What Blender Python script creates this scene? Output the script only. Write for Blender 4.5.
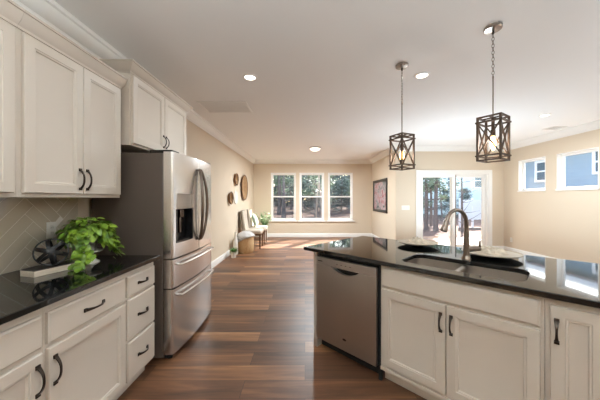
import bpy, math, random
from mathutils import Vector, Matrix, noise

for _o in list(bpy.data.objects):
    bpy.data.objects.remove(_o)
S = bpy.context.scene
COL = S.collection
PI = math.pi
R = math.radians

# ------------------------------------------------------------------ camera, sky, sun, exposure
CAM_Z = 1.37
cd = bpy.data.cameras.new('camera')
cd.sensor_width = 36.0
cd.lens = 260.0 / 600.0 * 36.0
cd.shift_x = -5.0 / 600.0
cd.shift_y = -1.5 / 600.0
cd.clip_start = 0.05
cam = bpy.data.objects.new('camera', cd)
COL.objects.link(cam)
cam.location = (0, 0, CAM_Z)
cam.rotation_euler = (PI / 2, 0, 0)
S.camera = cam

SUN_TRAVEL = Vector((-0.52, -0.85, -0.86)).normalized()
w = bpy.data.worlds.new('sky')
S.world = w
w.use_nodes = True
_nt = w.node_tree
_bg = _nt.nodes['Background']
_sky = _nt.nodes.new('ShaderNodeTexSky')
_sky.sky_type = 'NISHITA'
_sky.sun_disc = False
_sky.sun_elevation = R(40)
_sky.sun_rotation = math.atan2(0.52, 0.85)
_sky.air_density = 1.3
_sky.dust_density = 2.0
_nt.links.new(_sky.outputs[0], _bg.inputs[0])
_bg.inputs[1].default_value = 0.8

sd = bpy.data.lights.new('sun', 'SUN')
sd.energy = 24.0
sd.angle = R(0.6)
sd.color = (1.0, 0.94, 0.84)
sun = bpy.data.objects.new('sun', sd)
COL.objects.link(sun)
sun.rotation_euler = SUN_TRAVEL.to_track_quat('-Z', 'Y').to_euler()

S.view_settings.view_transform = 'Standard'
S.view_settings.look = 'None'
S.view_settings.exposure = 0.58
S.view_settings.gamma = 1.0
S.view_settings.use_curve_mapping = False
S.cycles.use_denoising = True
S.cycles.max_bounces = 10
S.cycles.diffuse_bounces = 6
S.cycles.glossy_bounces = 5
S.cycles.transparent_max_bounces = 16
S.cycles.sample_clamp_indirect = 6.0
S.cycles.caustics_reflective = False
S.cycles.caustics_refractive = False

DOWNLIGHT_W = 7.0     # every recessed can
DOME_W = 95.0          # flush domes (omni)
PENDANT_W = 2.5
FILL_TORCH_W = 98.0         # added fill uplights outside the view
FILL_GLOBE_W = 12.0        # added unseen fill globes behind the viewer
LAMP_COL = (0.88, 0.96, 1.0)
COOL_COL = (0.76, 0.905, 1.0)


# ------------------------------------------------------------------ materials
def lin(c):
    out = []
    for v in c[:3]:
        v = v / 255.0
        out.append(v / 12.92 if v <= 0.04045 else ((v + 0.055) / 1.055) ** 2.4)
    return (*out, 1.0)


def mat(name, rgb, rough=0.5, metal=0.0, var=0.0, vscale=8.0, bump=0.0, bscale=200.0, stretch=None, ior=1.5, aniso=0.0,
        coat=0.0, sheen=0.0, rgb2=None, trans=0.0):
    m = bpy.data.materials.new(name)
    m.use_nodes = True
    nt = m.node_tree
    p = nt.nodes['Principled BSDF']
    p.inputs['Roughness'].default_value = rough
    p.inputs['Metallic'].default_value = metal
    p.inputs['IOR'].default_value = ior
    p.inputs['Base Color'].default_value = lin(rgb)
    if coat:
        p.inputs['Coat Weight'].default_value = coat
        p.inputs['Coat Roughness'].default_value = 0.1
    if sheen:
        p.inputs['Sheen Weight'].default_value = sheen
    if aniso:
        p.inputs['Anisotropic'].default_value = aniso
    tc = nt.nodes.new('ShaderNodeTexCoord')
    mp = nt.nodes.new('ShaderNodeMapping')
    nt.links.new(tc.outputs['Object'], mp.inputs[0])
    if stretch:
        mp.inputs['Scale'].default_value = stretch
    if var or rgb2:
        n = nt.nodes.new('ShaderNodeTexNoise')
        n.inputs['Scale'].default_value = vscale
        n.inputs['Detail'].default_value = 5
        nt.links.new(mp.outputs[0], n.inputs[0])
        cr = nt.nodes.new('ShaderNodeValToRGB')
        c = lin(rgb)
        a = lin(rgb2) if rgb2 else tuple(x * (1 - var) for x in c[:3]) + (1,)
        b = c if rgb2 else tuple(min(1, x * (1 + var)) for x in c[:3]) + (1,)
        cr.color_ramp.elements[0].position = 0.35
        cr.color_ramp.elements[1].position = 0.65
        cr.color_ramp.elements[0].color = a
        cr.color_ramp.elements[1].color = b
        nt.links.new(n.outputs[0], cr.inputs[0])
        nt.links.new(cr.outputs[0], p.inputs['Base Color'])
    if bump:
        n2 = nt.nodes.new('ShaderNodeTexNoise')
        n2.inputs['Scale'].default_value = bscale
        nt.links.new(mp.outputs[0], n2.inputs[0])
        bp = nt.nodes.new('ShaderNodeBump')
        bp.inputs['Strength'].default_value = bump
        bp.inputs['Distance'].default_value = 0.002
        nt.links.new(n2.outputs[0], bp.inputs['Height'])
        nt.links.new(bp.outputs[0], p.inputs['Normal'])
    return m


def emit_mat(name, rgb, strength, mix=1.0):
    m = bpy.data.materials.new(name)
    m.use_nodes = True
    nt = m.node_tree
    nt.nodes.remove(nt.nodes['Principled BSDF'])
    e = nt.nodes.new('ShaderNodeEmission')
    e.inputs[0].default_value = lin(rgb)
    e.inputs[1].default_value = strength
    out = nt.nodes['Material Output']
    if mix < 1.0:
        t = nt.nodes.new('ShaderNodeBsdfTransparent')
        mx = nt.nodes.new('ShaderNodeMixShader')
        mx.inputs[0].default_value = mix
        nt.links.new(t.outputs[0], mx.inputs[1])
        nt.links.new(e.outputs[0], mx.inputs[2])
        nt.links.new(mx.outputs[0], out.inputs[0])
    else:
        nt.links.new(e.outputs[0], out.inputs[0])
    return m


def glass_mat(name, tint=(250, 252, 252), gloss=0.9):
    m = bpy.data.materials.new(name)
    m.use_nodes = True
    nt = m.node_tree
    nt.nodes.remove(nt.nodes['Principled BSDF'])
    t = nt.nodes.new('ShaderNodeBsdfTransparent')
    t.inputs[0].default_value = lin(tint)
    g = nt.nodes.new('ShaderNodeBsdfGlossy')
    g.inputs['Roughness'].default_value = 0.02
    f = nt.nodes.new('ShaderNodeLayerWeight')
    f.inputs[0].default_value = 0.5
    pw = nt.nodes.new('ShaderNodeMath')
    pw.operation = 'POWER'
    pw.inputs[1].default_value = 5.0
    nt.links.new(f.outputs['Facing'], pw.inputs[0])
    k = nt.nodes.new('ShaderNodeMath')
    k.operation = 'MULTIPLY_ADD'
    k.inputs[1].default_value = gloss
    k.inputs[2].default_value = 0.03
    nt.links.new(pw.outputs[0], k.inputs[0])
    mx = nt.nodes.new('ShaderNodeMixShader')
    nt.links.new(k.outputs[0], mx.inputs[0])
    nt.links.new(t.outputs[0], mx.inputs[1])
    nt.links.new(g.outputs[0], mx.inputs[2])
    nt.links.new(mx.outputs[0], nt.nodes['Material Output'].inputs[0])
    return m


def screen_mat(name):
    m = bpy.data.materials.new(name)
    m.use_nodes = True
    nt = m.node_tree
    p = nt.nodes['Principled BSDF']
    p.inputs['Base Color'].default_value = lin((70, 70, 78))
    p.inputs['Roughness'].default_value = 0.8
    t = nt.nodes.new('ShaderNodeBsdfTransparent')
    mx = nt.nodes.new('ShaderNodeMixShader')
    mx.inputs[0].default_value = 0.3
    nt.links.new(t.outputs[0], mx.inputs[1])
    nt.links.new(p.outputs[0], mx.inputs[2])
    nt.links.new(mx.outputs[0], nt.nodes['Material Output'].inputs[0])
    return m


def floor_mat():
    m = bpy.data.materials.new('plank_floor')
    m.use_nodes = True
    nt = m.node_tree
    L = nt.links.new
    p = nt.nodes['Principled BSDF']
    tc = nt.nodes.new('ShaderNodeTexCoord')
    mp = nt.nodes.new('ShaderNodeMapping')
    L(tc.outputs['Object'], mp.inputs[0])
    br = nt.nodes.new('ShaderNodeTexBrick')
    br.offset = 0.37
    br.offset_frequency = 2
    br.inputs['Scale'].default_value = 1.0
    br.inputs['Brick Width'].default_value = 1.22
    br.inputs['Row Height'].default_value = 0.178
    br.inputs['Mortar Size'].default_value = 0.0016
    br.inputs['Mortar Smooth'].default_value = 0.2
    br.inputs['Bias'].default_value = 0.0
    br.inputs['Color1'].default_value = (0, 0, 0, 1)
    br.inputs['Color2'].default_value = (1, 1, 1, 1)
    br.inputs['Mortar'].default_value = (0.5, 0.5, 0.5, 1)
    L(mp.outputs[0], br.inputs[0])
    # grain: noise stretched along the plank, shifted for every plank
    sep = nt.nodes.new('ShaderNodeSeparateXYZ')
    L(tc.outputs['Object'], sep.inputs[0])
    ml = nt.nodes.new('ShaderNodeMath')
    ml.operation = 'MULTIPLY'
    ml.inputs[1].default_value = 37.0
    L(br.outputs[0], ml.inputs[0])
    cmb = nt.nodes.new('ShaderNodeCombineXYZ')
    sx = nt.nodes.new('ShaderNodeMath')
    sx.operation = 'MULTIPLY'
    sx.inputs[1].default_value = 0.9
    L(sep.outputs[0], sx.inputs[0])
    sy = nt.nodes.new('ShaderNodeMath')
    sy.operation = 'MULTIPLY'
    sy.inputs[1].default_value = 11.0
    L(sep.outputs[1], sy.inputs[0])
    L(sx.outputs[0], cmb.inputs[0])
    L(sy.outputs[0], cmb.inputs[1])
    L(ml.outputs[0], cmb.inputs[2])
    n = nt.nodes.new('ShaderNodeTexNoise')
    n.inputs['Scale'].default_value = 1.0
    n.inputs['Detail'].default_value = 7
    n.inputs['Roughness'].default_value = 0.62
    n.inputs['Distortion'].default_value = 0.6
    L(cmb.outputs[0], n.inputs[0])
    mixv = nt.nodes.new('ShaderNodeMath')
    mixv.operation = 'MULTIPLY_ADD'
    mixv.inputs[1].default_value = 0.34
    L(br.outputs[0], mixv.inputs[0])
    nn = nt.nodes.new('ShaderNodeMath')
    nn.operation = 'MULTIPLY_ADD'
    nn.inputs[1].default_value = 1.1
    nn.inputs[2].default_value = -0.22
    L(n.outputs[0], nn.inputs[0])
    L(nn.outputs[0], mixv.inputs[2])
    cr = nt.nodes.new('ShaderNodeValToRGB')
    el = cr.color_ramp.elements
    el[0].position = 0.18
    el[0].color = lin((54, 36, 25))
    el[1].position = 0.9
    el[1].color = lin((172, 128, 90))
    e = el.new(0.45)
    e.color = lin((98, 65, 45))
    e = el.new(0.65)
    e.color = lin((132, 91, 61))
    L(mixv.outputs[0], cr.inputs[0])
    mo = nt.nodes.new('ShaderNodeMixRGB')
    mo.inputs[2].default_value = lin((40, 27, 20))
    L(br.outputs['Fac'], mo.inputs[0])
    L(cr.outputs[0], mo.inputs[1])
    L(mo.outputs[0], p.inputs['Base Color'])
    p.inputs['Roughness'].default_value = 0.42
    bp = nt.nodes.new('ShaderNodeBump')
    bp.inputs['Strength'].default_value = 0.12
    bp.inputs['Distance'].default_value = 0.003
    L(n.outputs[0], bp.inputs['Height'])
    L(bp.outputs[0], p.inputs['Normal'])
    return m


def granite_mat():
    m = bpy.data.materials.new('black_granite')
    m.use_nodes = True
    nt = m.node_tree
    L = nt.links.new
    p = nt.nodes['Principled BSDF']
    tc = nt.nodes.new('ShaderNodeTexCoord')
    v = nt.nodes.new('ShaderNodeTexVoronoi')
    v.inputs['Scale'].default_value = 260
    L(tc.outputs['Object'], v.inputs[0])
    cr = nt.nodes.new('ShaderNodeValToRGB')
    el = cr.color_ramp.elements
    el[0].position = 0.0
    el[0].color = lin((14, 15, 14))
    el[1].position = 1.0
    el[1].color = lin((54, 56, 52))
    e = el.new(0.86)
    e.color = lin((17, 18, 17))
    L(v.outputs['Color'], cr.inputs[0])
    L(cr.outputs[0], p.inputs['Base Color'])
    p.inputs['Roughness'].default_value = 0.045
    p.inputs['IOR'].default_value = 1.7
    return m


def siding_mat(name, rgb, step=0.16):
    m = mat(name, rgb, 0.7)
    nt = m.node_tree
    tc = nt.nodes.new('ShaderNodeTexCoord')
    sp = nt.nodes.new('ShaderNodeSeparateXYZ')
    nt.links.new(tc.outputs['Object'], sp.inputs[0])
    d = nt.nodes.new('ShaderNodeMath')
    d.operation = 'DIVIDE'
    d.inputs[1].default_value = step
    nt.links.new(sp.outputs[2], d.inputs[0])
    f = nt.nodes.new('ShaderNodeMath')
    f.operation = 'FRACT'
    nt.links.new(d.outputs[0], f.inputs[0])
    b = nt.nodes.new('ShaderNodeBump')
    b.invert = True
    b.inputs['Strength'].default_value = 1.0
    b.inputs['Distance'].default_value = 0.02
    nt.links.new(f.outputs[0], b.inputs['Height'])
    nt.links.new(b.outputs[0], nt.nodes['Principled BSDF'].inputs['Normal'])
    return m


def art_mat():
    m = bpy.data.materials.new('floral_print')
    m.use_nodes = True
    nt = m.node_tree
    L = nt.links.new
    p = nt.nodes['Principled BSDF']
    tc = nt.nodes.new('ShaderNodeTexCoord')
    n = nt.nodes.new('ShaderNodeTexNoise')
    n.inputs['Scale'].default_value = 5.0
    n.inputs['Detail'].default_value = 3
    n.inputs['Distortion'].default_value = 1.2
    L(tc.outputs['Object'], n.inputs[0])
    cr = nt.nodes.new('ShaderNodeValToRGB')
    el = cr.color_ramp.elements
    el[0].position = 0.3
    el[0].color = lin((84, 92, 88))
    el[1].position = 0.72
    el[1].color = lin((126, 70, 76))
    e = el.new(0.42)
    e.color = lin((150, 148, 146))
    e = el.new(0.52)
    e.color = lin((186, 160, 160))
    e = el.new(0.62)
    e.color = lin((160, 110, 112))
    L(n.outputs[0], cr.inputs[0])
    L(cr.outputs[0], p.inputs['Base Color'])
    p.inputs['Roughness'].default_value = 0.75
    p.inputs['Specular IOR Level'].default_value = 0.2
    return m


def stripe_mat(name, a, b, scale):
    m = mat(name, a, 0.9)
    nt = m.node_tree
    tc = nt.nodes.new('ShaderNodeTexCoord')
    wv = nt.nodes.new('ShaderNodeTexWave')
    wv.bands_direction = 'DIAGONAL'
    wv.inputs['Scale'].default_value = scale
    nt.links.new(tc.outputs['Object'], wv.inputs[0])
    cr = nt.nodes.new('ShaderNodeValToRGB')
    cr.color_ramp.elements[0].position = 0.35
    cr.color_ramp.elements[1].position = 0.5
    cr.color_ramp.elements[0].color = lin(a)
    cr.color_ramp.elements[1].color = lin(b)
    nt.links.new(wv.outputs[0], cr.inputs[0])
    nt.links.new(cr.outputs[0], nt.nodes['Principled BSDF'].inputs['Base Color'])
    return m


def weave_mat(name, a, b, scale=60):
    m = mat(name, a, 0.85)
    nt = m.node_tree
    tc = nt.nodes.new('ShaderNodeTexCoord')
    ck = nt.nodes.new('ShaderNodeTexVoronoi')
    ck.inputs['Scale'].default_value = scale
    nt.links.new(tc.outputs['Object'], ck.inputs[0])
    cr = nt.nodes.new('ShaderNodeValToRGB')
    cr.color_ramp.elements[0].position = 0.1
    cr.color_ramp.elements[1].position = 0.6
    cr.color_ramp.elements[0].color = lin(a)
    cr.color_ramp.elements[1].color = lin(b)
    nt.links.new(ck.outputs['Distance'], cr.inputs[0])
    nt.links.new(cr.outputs[0], nt.nodes['Principled BSDF'].inputs['Base Color'])
    bp = nt.nodes.new('ShaderNodeBump')
    bp.invert = True
    bp.inputs['Strength'].default_value = 0.6
    bp.inputs['Distance'].default_value = 0.01
    nt.links.new(ck.outputs['Distance'], bp.inputs['Height'])
    nt.links.new(bp.outputs[0], nt.nodes['Principled BSDF'].inputs['Normal'])
    return m


WALL = mat('tan_wall_paint', (215, 200, 179), 0.75, bump=0.05, bscale=300)
CEIL = mat('ceiling_paint', (240, 239, 237), 0.8, bump=0.05, bscale=300)
TRIM = mat('white_trim_paint', (238, 236, 232), 0.4)
CAB = mat('cream_cabinet_paint', (200, 189, 176), 0.42, var=0.015, vscale=3)
CABIN = mat('dark_cabinet_gap', (70, 60, 50), 0.8)
BRONZE = mat('dark_bronze', (62, 52, 45), 0.33, metal=0.85, var=0.12, vscale=60)
STEEL = mat('stainless_steel', (222, 219, 216), 0.24, metal=1.0, bump=0.04, bscale=40, stretch=(1, 1, 60))
STEELDW = mat('brushed_grey_steel', (188, 180, 172), 0.36, metal=1.0, bump=0.04, bscale=40, stretch=(1, 1, 60))
STEELDARK = mat('dark_steel_handle', (112, 100, 92), 0.22, metal=1.0)
FRIDGESIDE = mat('graphite_side_panel', (84, 72, 64), 0.42, var=0.03, vscale=200)
BLACK = mat('black_plastic', (22, 22, 23), 0.25)
BLACKMATTE = mat('black_rubber', (18, 17, 16), 0.7)
GRANITE = granite_mat()
FLOOR = floor_mat()
TILE = mat('glossy_beige_tile', (206, 194, 174), 0.04, var=0.03, vscale=4, ior=1.7)
GROUT = mat('pale_grout', (236, 230, 220), 0.8)
GLASS = glass_mat('window_glass')
SCREEN = screen_mat('insect_screen')
LENS = emit_mat('lamp_lens', (255, 246, 232), 5.0)
DOMEGLASS = emit_mat('dome_glass', (255, 244, 226), 2.6)
FILLGLOBE = emit_mat('fill_globe_glow', (255, 244, 228), 3.0, 0.35)  # glow of the added fill globes
BULB = emit_mat('warm_bulb', (255, 200, 130), 14.0, 0.7)
NICKEL = mat('brushed_nickel', (170, 163, 155), 0.3, metal=1.0)
PEWTER = mat('faucet_pewter', (128, 116, 106), 0.28, metal=1.0)
SINKSTEEL = mat('sink_steel', (196, 188, 180), 0.32, metal=1.0, bump=0.03, bscale=120)
LANTERN = mat('lantern_iron_wood', (82, 66, 54), 0.55, metal=0.3, var=0.25, vscale=40)
LEAF = mat('pothos_leaf', (128, 158, 44), 0.4, rgb2=(62, 98, 24), vscale=14)
LEAF2 = mat('fern_leaf', (110, 150, 76), 0.5, rgb2=(64, 104, 44), vscale=30)
LEAF3 = mat('eucalyptus_leaf', (150, 182, 140), 0.5, rgb2=(110, 150, 100), vscale=20)
STEM = mat('plant_stem', (96, 112, 52), 0.6)
SOIL = mat('potting_soil', (52, 38, 28), 0.9, var=0.3, vscale=60)
WHITEWASH = mat('whitewashed_wood', (206, 192, 172), 0.6, var=0.08, vscale=6, stretch=(2, 20, 20))
DARKTOP = mat('dark_stained_top', (40, 33, 29), 0.4, var=0.2, vscale=20)
WHITECER = mat('white_ceramic', (232, 228, 220), 0.25)
POTPATTERN = mat('veined_pot', (205, 200, 190), 0.3, rgb2=(96, 88, 78), vscale=28)
ORB = mat('black_iron_orb', (26, 23, 21), 0.45, metal=0.4)
LINEN = mat('beige_linen', (184, 172, 154), 0.9, var=0.2, vscale=24, bump=0.3, bscale=400)
PLATE = mat('stoneware_plate', (158, 144, 124), 0.4, var=0.1, vscale=10)
PLATESHADE = mat('shaded_stoneware_underside', (38, 34, 31), 0.45)  # shade under the rim put into the underside colour
UPHOL = mat('oatmeal_upholstery', (192, 182, 168), 0.9, bump=0.2, bscale=500)
UPHOLBACK = mat('taupe_upholstery_edge', (112, 98, 84), 0.9)
CHAIRWOOD = mat('chair_leg_wood', (96, 68, 46), 0.5, var=0.2, vscale=20)
OAK = mat('light_oak', (176, 138, 92), 0.5, var=0.15, vscale=20)
PILLOW = mat('sage_pillow', (176, 192, 172), 0.9, bump=0.2, bscale=300)
WICKER = weave_mat('wicker_weave', (238, 214, 172), (186, 146, 100), 50)
SEAGRASS = weave_mat('seagrass_weave', (116, 86, 58), (178, 142, 104), 40)
THROW = stripe_mat('striped_throw', (224, 220, 214), (150, 150, 152), 9)
BARK = mat('pine_bark', (130, 118, 114), 0.9, rgb2=(76, 68, 68), vscale=9, stretch=(6, 6, 1), bump=0.6, bscale=20)
PALEBARK = mat('pale_bark', (206, 192, 178), 0.9, rgb2=(150, 132, 118), vscale=7, stretch=(3, 3, 1))
NEEDLE = mat('pine_needles', (136, 152, 122), 0.7, rgb2=(72, 92, 78), vscale=1.2)
NEEDLEB = mat('cedar_needles', (122, 136, 126), 0.7, rgb2=(66, 80, 80), vscale=1.0)
LITTER = mat('leaf_litter', (112, 82, 71), 0.95, rgb2=(56, 40, 34), vscale=0.9, bump=0.8, bscale=6)
SIDEBLUE = siding_mat('blue_grey_siding', (140, 156, 168))
SIDEWHITE = siding_mat('pale_siding', (214, 224, 222), 0.2)
SHINGLE = mat('grey_shingle', (120, 122, 126), 0.9, var=0.2, vscale=8)
ART = art_mat()
MATBOARD = mat('black_frame', (30, 26, 24), 0.4)
PLASTICWHITE = mat('white_plastic', (236, 232, 224), 0.35)
FENCEWHITE = mat('white_fence_vinyl', (232, 234, 238), 0.5)
DARKGLASS = mat('dark_house_glass', (88, 104, 116), 0.08)
GREYMARK = mat('grey_panel_marks', (76, 70, 66), 0.4, metal=0.6)


# ------------------------------------------------------------------ mesh helpers
class MB:
    def __init__(self):
        self.v, self.f = [], []

    def add(self, vs, fs):
        o = len(self.v)
        self.v += [tuple(p) for p in vs]
        self.f += [tuple(i + o for i in f) for f in fs]
        return self

    def box(self, x0, x1, y0, y1, z0, z1, M=None):
        vs = [(x, y, z) for z in (z0, z1) for y in (y0, y1) for x in (x0, x1)]
        if M is not None:
            vs = [M @ Vector(p) for p in vs]
        return self.add(vs, [(0, 2, 3, 1), (4, 5, 7, 6), (0, 1, 5, 4), (2, 6, 7, 3), (0, 4, 6, 2), (1, 3, 7, 5)])

    def loft(self, rings, cap0=True, cap1=True, closed=True):
        n = len(rings[0])
        vs = [p for r in rings for p in r]
        fs = []
        for k in range(len(rings) - 1):
            for i in range(n if closed else n - 1):
                j = (i + 1) % n
                fs.append((k * n + i, k * n + j, (k + 1) * n + j, (k + 1) * n + i))
        if cap0:
            fs.append(tuple(reversed(range(n))))
        if cap1:
            fs.append(tuple(range((len(rings) - 1) * n, len(rings) * n)))
        return self.add(vs, fs)

    def lathe(self, prof, n=32, c=(0, 0, 0), M=None, caps=True):
        rings = []
        for r, z in prof:
            ring = [Vector((c[0] + r * math.cos(2 * PI * i / n), c[1] + r * math.sin(2 * PI * i / n), c[2] + z)) for i in range(n)]
            rings.append([M @ p for p in ring] if M is not None else ring)
        return self.loft(rings, caps and prof[0][0] > 1e-6, caps and prof[-1][0] > 1e-6)

    def sweep(self, pts, rad, n=12, up=None, flat=1.0, caps=True):
        """tube along pts; rad a number or list; flat scales the second axis"""
        pts = [Vector(p) for p in pts]
        if not hasattr(rad, '__len__'):
            rad = [rad] * len(pts)
        T = []
        for i in range(len(pts)):
            a = pts[max(i - 1, 0)]
            b = pts[min(i + 1, len(pts) - 1)]
            T.append((b - a).normalized())
        N = Vector(up) if up is not None else (Vector((0, 0, 1)) if abs(T[0].z) < 0.9 else Vector((1, 0, 0)))
        rings = []
        for i, p in enumerate(pts):
            N = (N - T[i] * N.dot(T[i])).normalized()
            B = T[i].cross(N)
            rings.append([p + N * (rad[i] * math.cos(2 * PI * k / n)) + B * (rad[i] * flat * math.sin(2 * PI * k / n)) for k in range(n)])
        return self.loft(rings, caps, caps)

    def bar(self, a, b, wx, wy=None, up=(0, 0, 1)):
        a, b = Vector(a), Vector(b)
        wy = wy or wx
        d = (b - a).normalized()
        u = Vector(up)
        if abs(d.dot(u)) > 0.95:
            u = Vector((1, 0, 0))
        s = d.cross(u).normalized()
        t = s.cross(d).normalized()
        rings = [[p + s * (sx * wx / 2) + t * (sy * wy / 2) for sx, sy in ((-1, -1), (1, -1), (1, 1), (-1, 1))] for p in (a, b)]
        return self.loft(rings)

    def prism(self, poly, z0, z1, axis='z'):
        def P(a, b, c):
            return (a, b, c) if axis == 'z' else (a, c, b)
        return self.loft([[P(x, y, z0) for x, y in poly], [P(x, y, z1) for x, y in poly]])

    def rects(self, wdt, hgt, rings):
        """nested rectangles in the XZ plane, (inset, y): a raised panel facing -Y"""
        rr = [[(i, y, i), (wdt - i, y, i), (wdt - i, y, hgt - i), (i, y, hgt - i)] for i, y in rings]
        return self.loft(rr)

    def mold(self, path, prof, closed=False):
        """profile (offset to the left of the path, z) swept along a 2D path with mitres"""
        P = [Vector(p) for p in path]
        n = len(P)
        rings = []
        for i in range(n):
            d1 = (P[i] - P[i - 1]).normalized() if (closed or i > 0) else None
            d2 = (P[(i + 1) % n] - P[i]).normalized() if (closed or i < n - 1) else None
            if d1 is None:
                d1 = d2
            if d2 is None:
                d2 = d1
            n1, n2 = Vector((-d1.y, d1.x)), Vector((-d2.y, d2.x))
            off = (n1 + n2) / (1 + n1.dot(n2))
            rings.append([(P[i].x + off.x * o, P[i].y + off.y * o, z) for o, z in prof])
        if closed:
            rings.append(rings[0])
        return self.loft(rings, not closed, not closed)


def setp(o, label=None, cat=None, group=None, kind=None):
    if label:
        o['label'] = label
    if cat:
        o['category'] = cat
    if group:
        o['group'] = group
    if kind:
        o['kind'] = kind
    return o


def obj(name, m, material, parent=None, loc=(0, 0, 0), rot=(0, 0, 0), bevel=0.0, seg=2, ang=35, smooth=True, sub=0, label=None):
    me = bpy.data.meshes.new(name)
    me.from_pydata(m.v, [], m.f)
    me.validate()
    me.materials.append(material)
    import bmesh
    b = bmesh.new()
    b.from_mesh(me)
    bmesh.ops.recalc_face_normals(b, faces=b.faces)
    b.to_mesh(me)
    b.free()
    if smooth:
        for p in me.polygons:
            p.use_smooth = True
        me.set_sharp_from_angle(angle=R(ang))
    o = bpy.data.objects.new(name, me)
    COL.objects.link(o)
    o.location = loc
    o.rotation_euler = rot
    if parent is not None:
        o.parent = parent
    if bevel:
        bv = o.modifiers.new('edge', 'BEVEL')
        bv.width = bevel
        bv.segments = seg
        bv.limit_method = 'ANGLE'
        bv.angle_limit = R(40)
        bv.harden_normals = False
    if sub:
        sm = o.modifiers.new('smooth', 'SUBSURF')
        sm.levels = sub
        sm.render_levels = sub
    if label:
        o['label'] = label
    return o


def thing(name, label, cat, loc=(0, 0, 0), rz=0.0, group=None, kind=None):
    o = bpy.data.objects.new(name, None)
    COL.objects.link(o)
    o.empty_display_size = 0.1
    o.location = loc
    o.rotation_euler = (0, 0, rz)
    return setp(o, label, cat, group, kind)


def struct(name, m, material, label=None, parent=None, bevel=0.0, **k):
    o = obj(name, m, material, parent, bevel=bevel, **k)
    if parent is None:
        setp(o, label, None, None, 'structure')
    return o


def rrect(x0, x1, y0, y1, r, n=6):
    pts = []
    for cx, cy, a0 in ((x1 - r, y1 - r, 0), (x0 + r, y1 - r, 90), (x0 + r, y0 + r, 180), (x1 - r, y0 + r, 270)):
        for i in range(n + 1):
            a = R(a0 + 90 * i / n)
            pts.append((cx + r * math.cos(a), cy + r * math.sin(a)))
    return pts


def light(name, kind, loc, power, color=LAMP_COL, parent=None, size=0.1, spread=None, rot=(0, 0, 0)):
    d = bpy.data.lights.new(name, kind)
    d.energy = power
    d.color = color
    if kind == 'AREA':
        d.shape = 'DISK'
        d.size = size
        if spread:
            d.spread = spread
    else:
        d.shadow_soft_size = size
    o = bpy.data.objects.new(name, d)
    COL.objects.link(o)
    o.location = loc
    o.rotation_euler = rot
    if parent is not None:
        o.parent = parent
    return o


# ------------------------------------------------------------------ the room
XL, XR, XM = -1.83, 5.2, 2.37
YB, YD, YF = -2.6, 6.8, 9.25
H = 2.74
T = 0.16

b = MB().box(XL - T, XR + T, YB - T, YF + T, -0.12, 0.0)
struct('floor', b, FLOOR, 'brown wood plank floor running under the kitchen and living area', smooth=False)
b = MB().box(XL - T, XR + T, YB - T, YF + T, H, H + 0.15)
struct('ceiling', b, CEIL, 'flat off-white painted ceiling', smooth=False)


def wall(name, axis, c0, c1, a0, a1, openings, label):
    """axis 'x': runs along x, thickness c0..c1 in y; openings (a_lo, a_hi, z_lo, z_hi)"""
    m = MB()

    def bx(p0, p1, z0, z1):
        if p1 - p0 < 1e-4 or z1 - z0 < 1e-4:
            return
        if axis == 'x':
            m.box(p0, p1, c0, c1, z0, z1)
        else:
            m.box(c0, c1, p0, p1, z0, z1)
    cur = a0
    for (p0, p1, z0, z1) in sorted(openings):
        bx(cur, p0, 0, H)
        bx(p0, p1, 0, z0)
        bx(p0, p1, z1, H)
        cur = p1
    bx(cur, a1, 0, H)
    return struct(name, m, WALL, label, smooth=False)


def PX(px, D):
    return (px - 305.0) / 260.0 * D


FW = [(PX(a, YF), PX(c, YF), 0.585, 2.285) for a, c in ((270.8, 295.9), (299.4, 324.1), (327.9, 352.8))]
RW = [(5.62, 6.33, 1.55, 2.285), (4.60, 5.37, 1.55, 2.285)]
DO = (2.985, 4.80, 0.0, 2.03)
wall('wall_left', 'y', XL - T, XL, YB - T, YF + T, [], 'long tan wall behind the upper cabinets and fridge')
wall('wall_far', 'x', YF, YF + T, XL, XM + T, FW, 'tan far wall around the three tall windows')
wall('wall_picture', 'y', XM, XM + T, YD, YF, [], 'short pale wall carrying the framed print')
wall('wall_door', 'x', YD, YD + T, XM + T, XR, [DO], 'tan wall around the sliding glass door')
wall('wall_right', 'y', XR, XR + T, YB - T, YD + T, RW, 'tan right wall with two small high windows')
wall('wall_back', 'x', YB - T, YB, XL, XR, [], 'tan wall behind the viewer')

crown_prof = [(0, 2.60), (0.010, 2.60), (0.014, 2.622), (0.022, 2.626), (0.045, 2.65), (0.066, 2.685), (0.072, 2.705), (0.088, 2.712),
              (0.092, 2.74), (0, 2.74)]
loop = [(XL, YB), (XR, YB), (XR, YD), (XM, YD), (XM, YF), (XL, YF)]
struct('trim_crown', MB().mold(loop, crown_prof, True), TRIM, 'white crown moulding around the ceiling', ang=25)

bp_ = [(0, 0), (0.016, 0), (0.016, 0.105), (0.010, 0.122), (0.004, 0.132), (0, 0.132)]


def baseboard(side, path, label):
    struct('baseboard_' + side, MB().mold(path, bp_), TRIM, label, ang=25)


baseboard('left', [(XL, YF), (XL, 3.12)], 'white baseboard along the left wall past the fridge')
baseboard('far', [(XM, YF), (XL, YF)], 'white baseboard under the far windows')
baseboard('picture', [(XM, YD), (XM, YF)], 'white baseboard under the framed print')
baseboard('door_left', [(DO[0] - 0.09, YD), (XM, YD)], 'white baseboard left of the sliding door')
baseboard('door_right', [(XR, YD), (DO[1] + 0.09, YD)], 'white baseboard right of the sliding door')
baseboard('right', [(XR, YB), (XR, YD)], 'white baseboard along the right wall')


def frame_rect(m, a0, a1, z0, z1, wd, y0, y1):
    """a rectangular picture-frame in XZ, bar width wd"""
    m.box(a0, a0 + wd, y0, y1, z0, z1)
    m.box(a1 - wd, a1, y0, y1, z0, z1)
    m.box(a0 + wd, a1 - wd, y0, y1, z0, z0 + wd)
    m.box(a0 + wd, a1 - wd, y0, y1, z1 - wd, z1)
    return m


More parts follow.
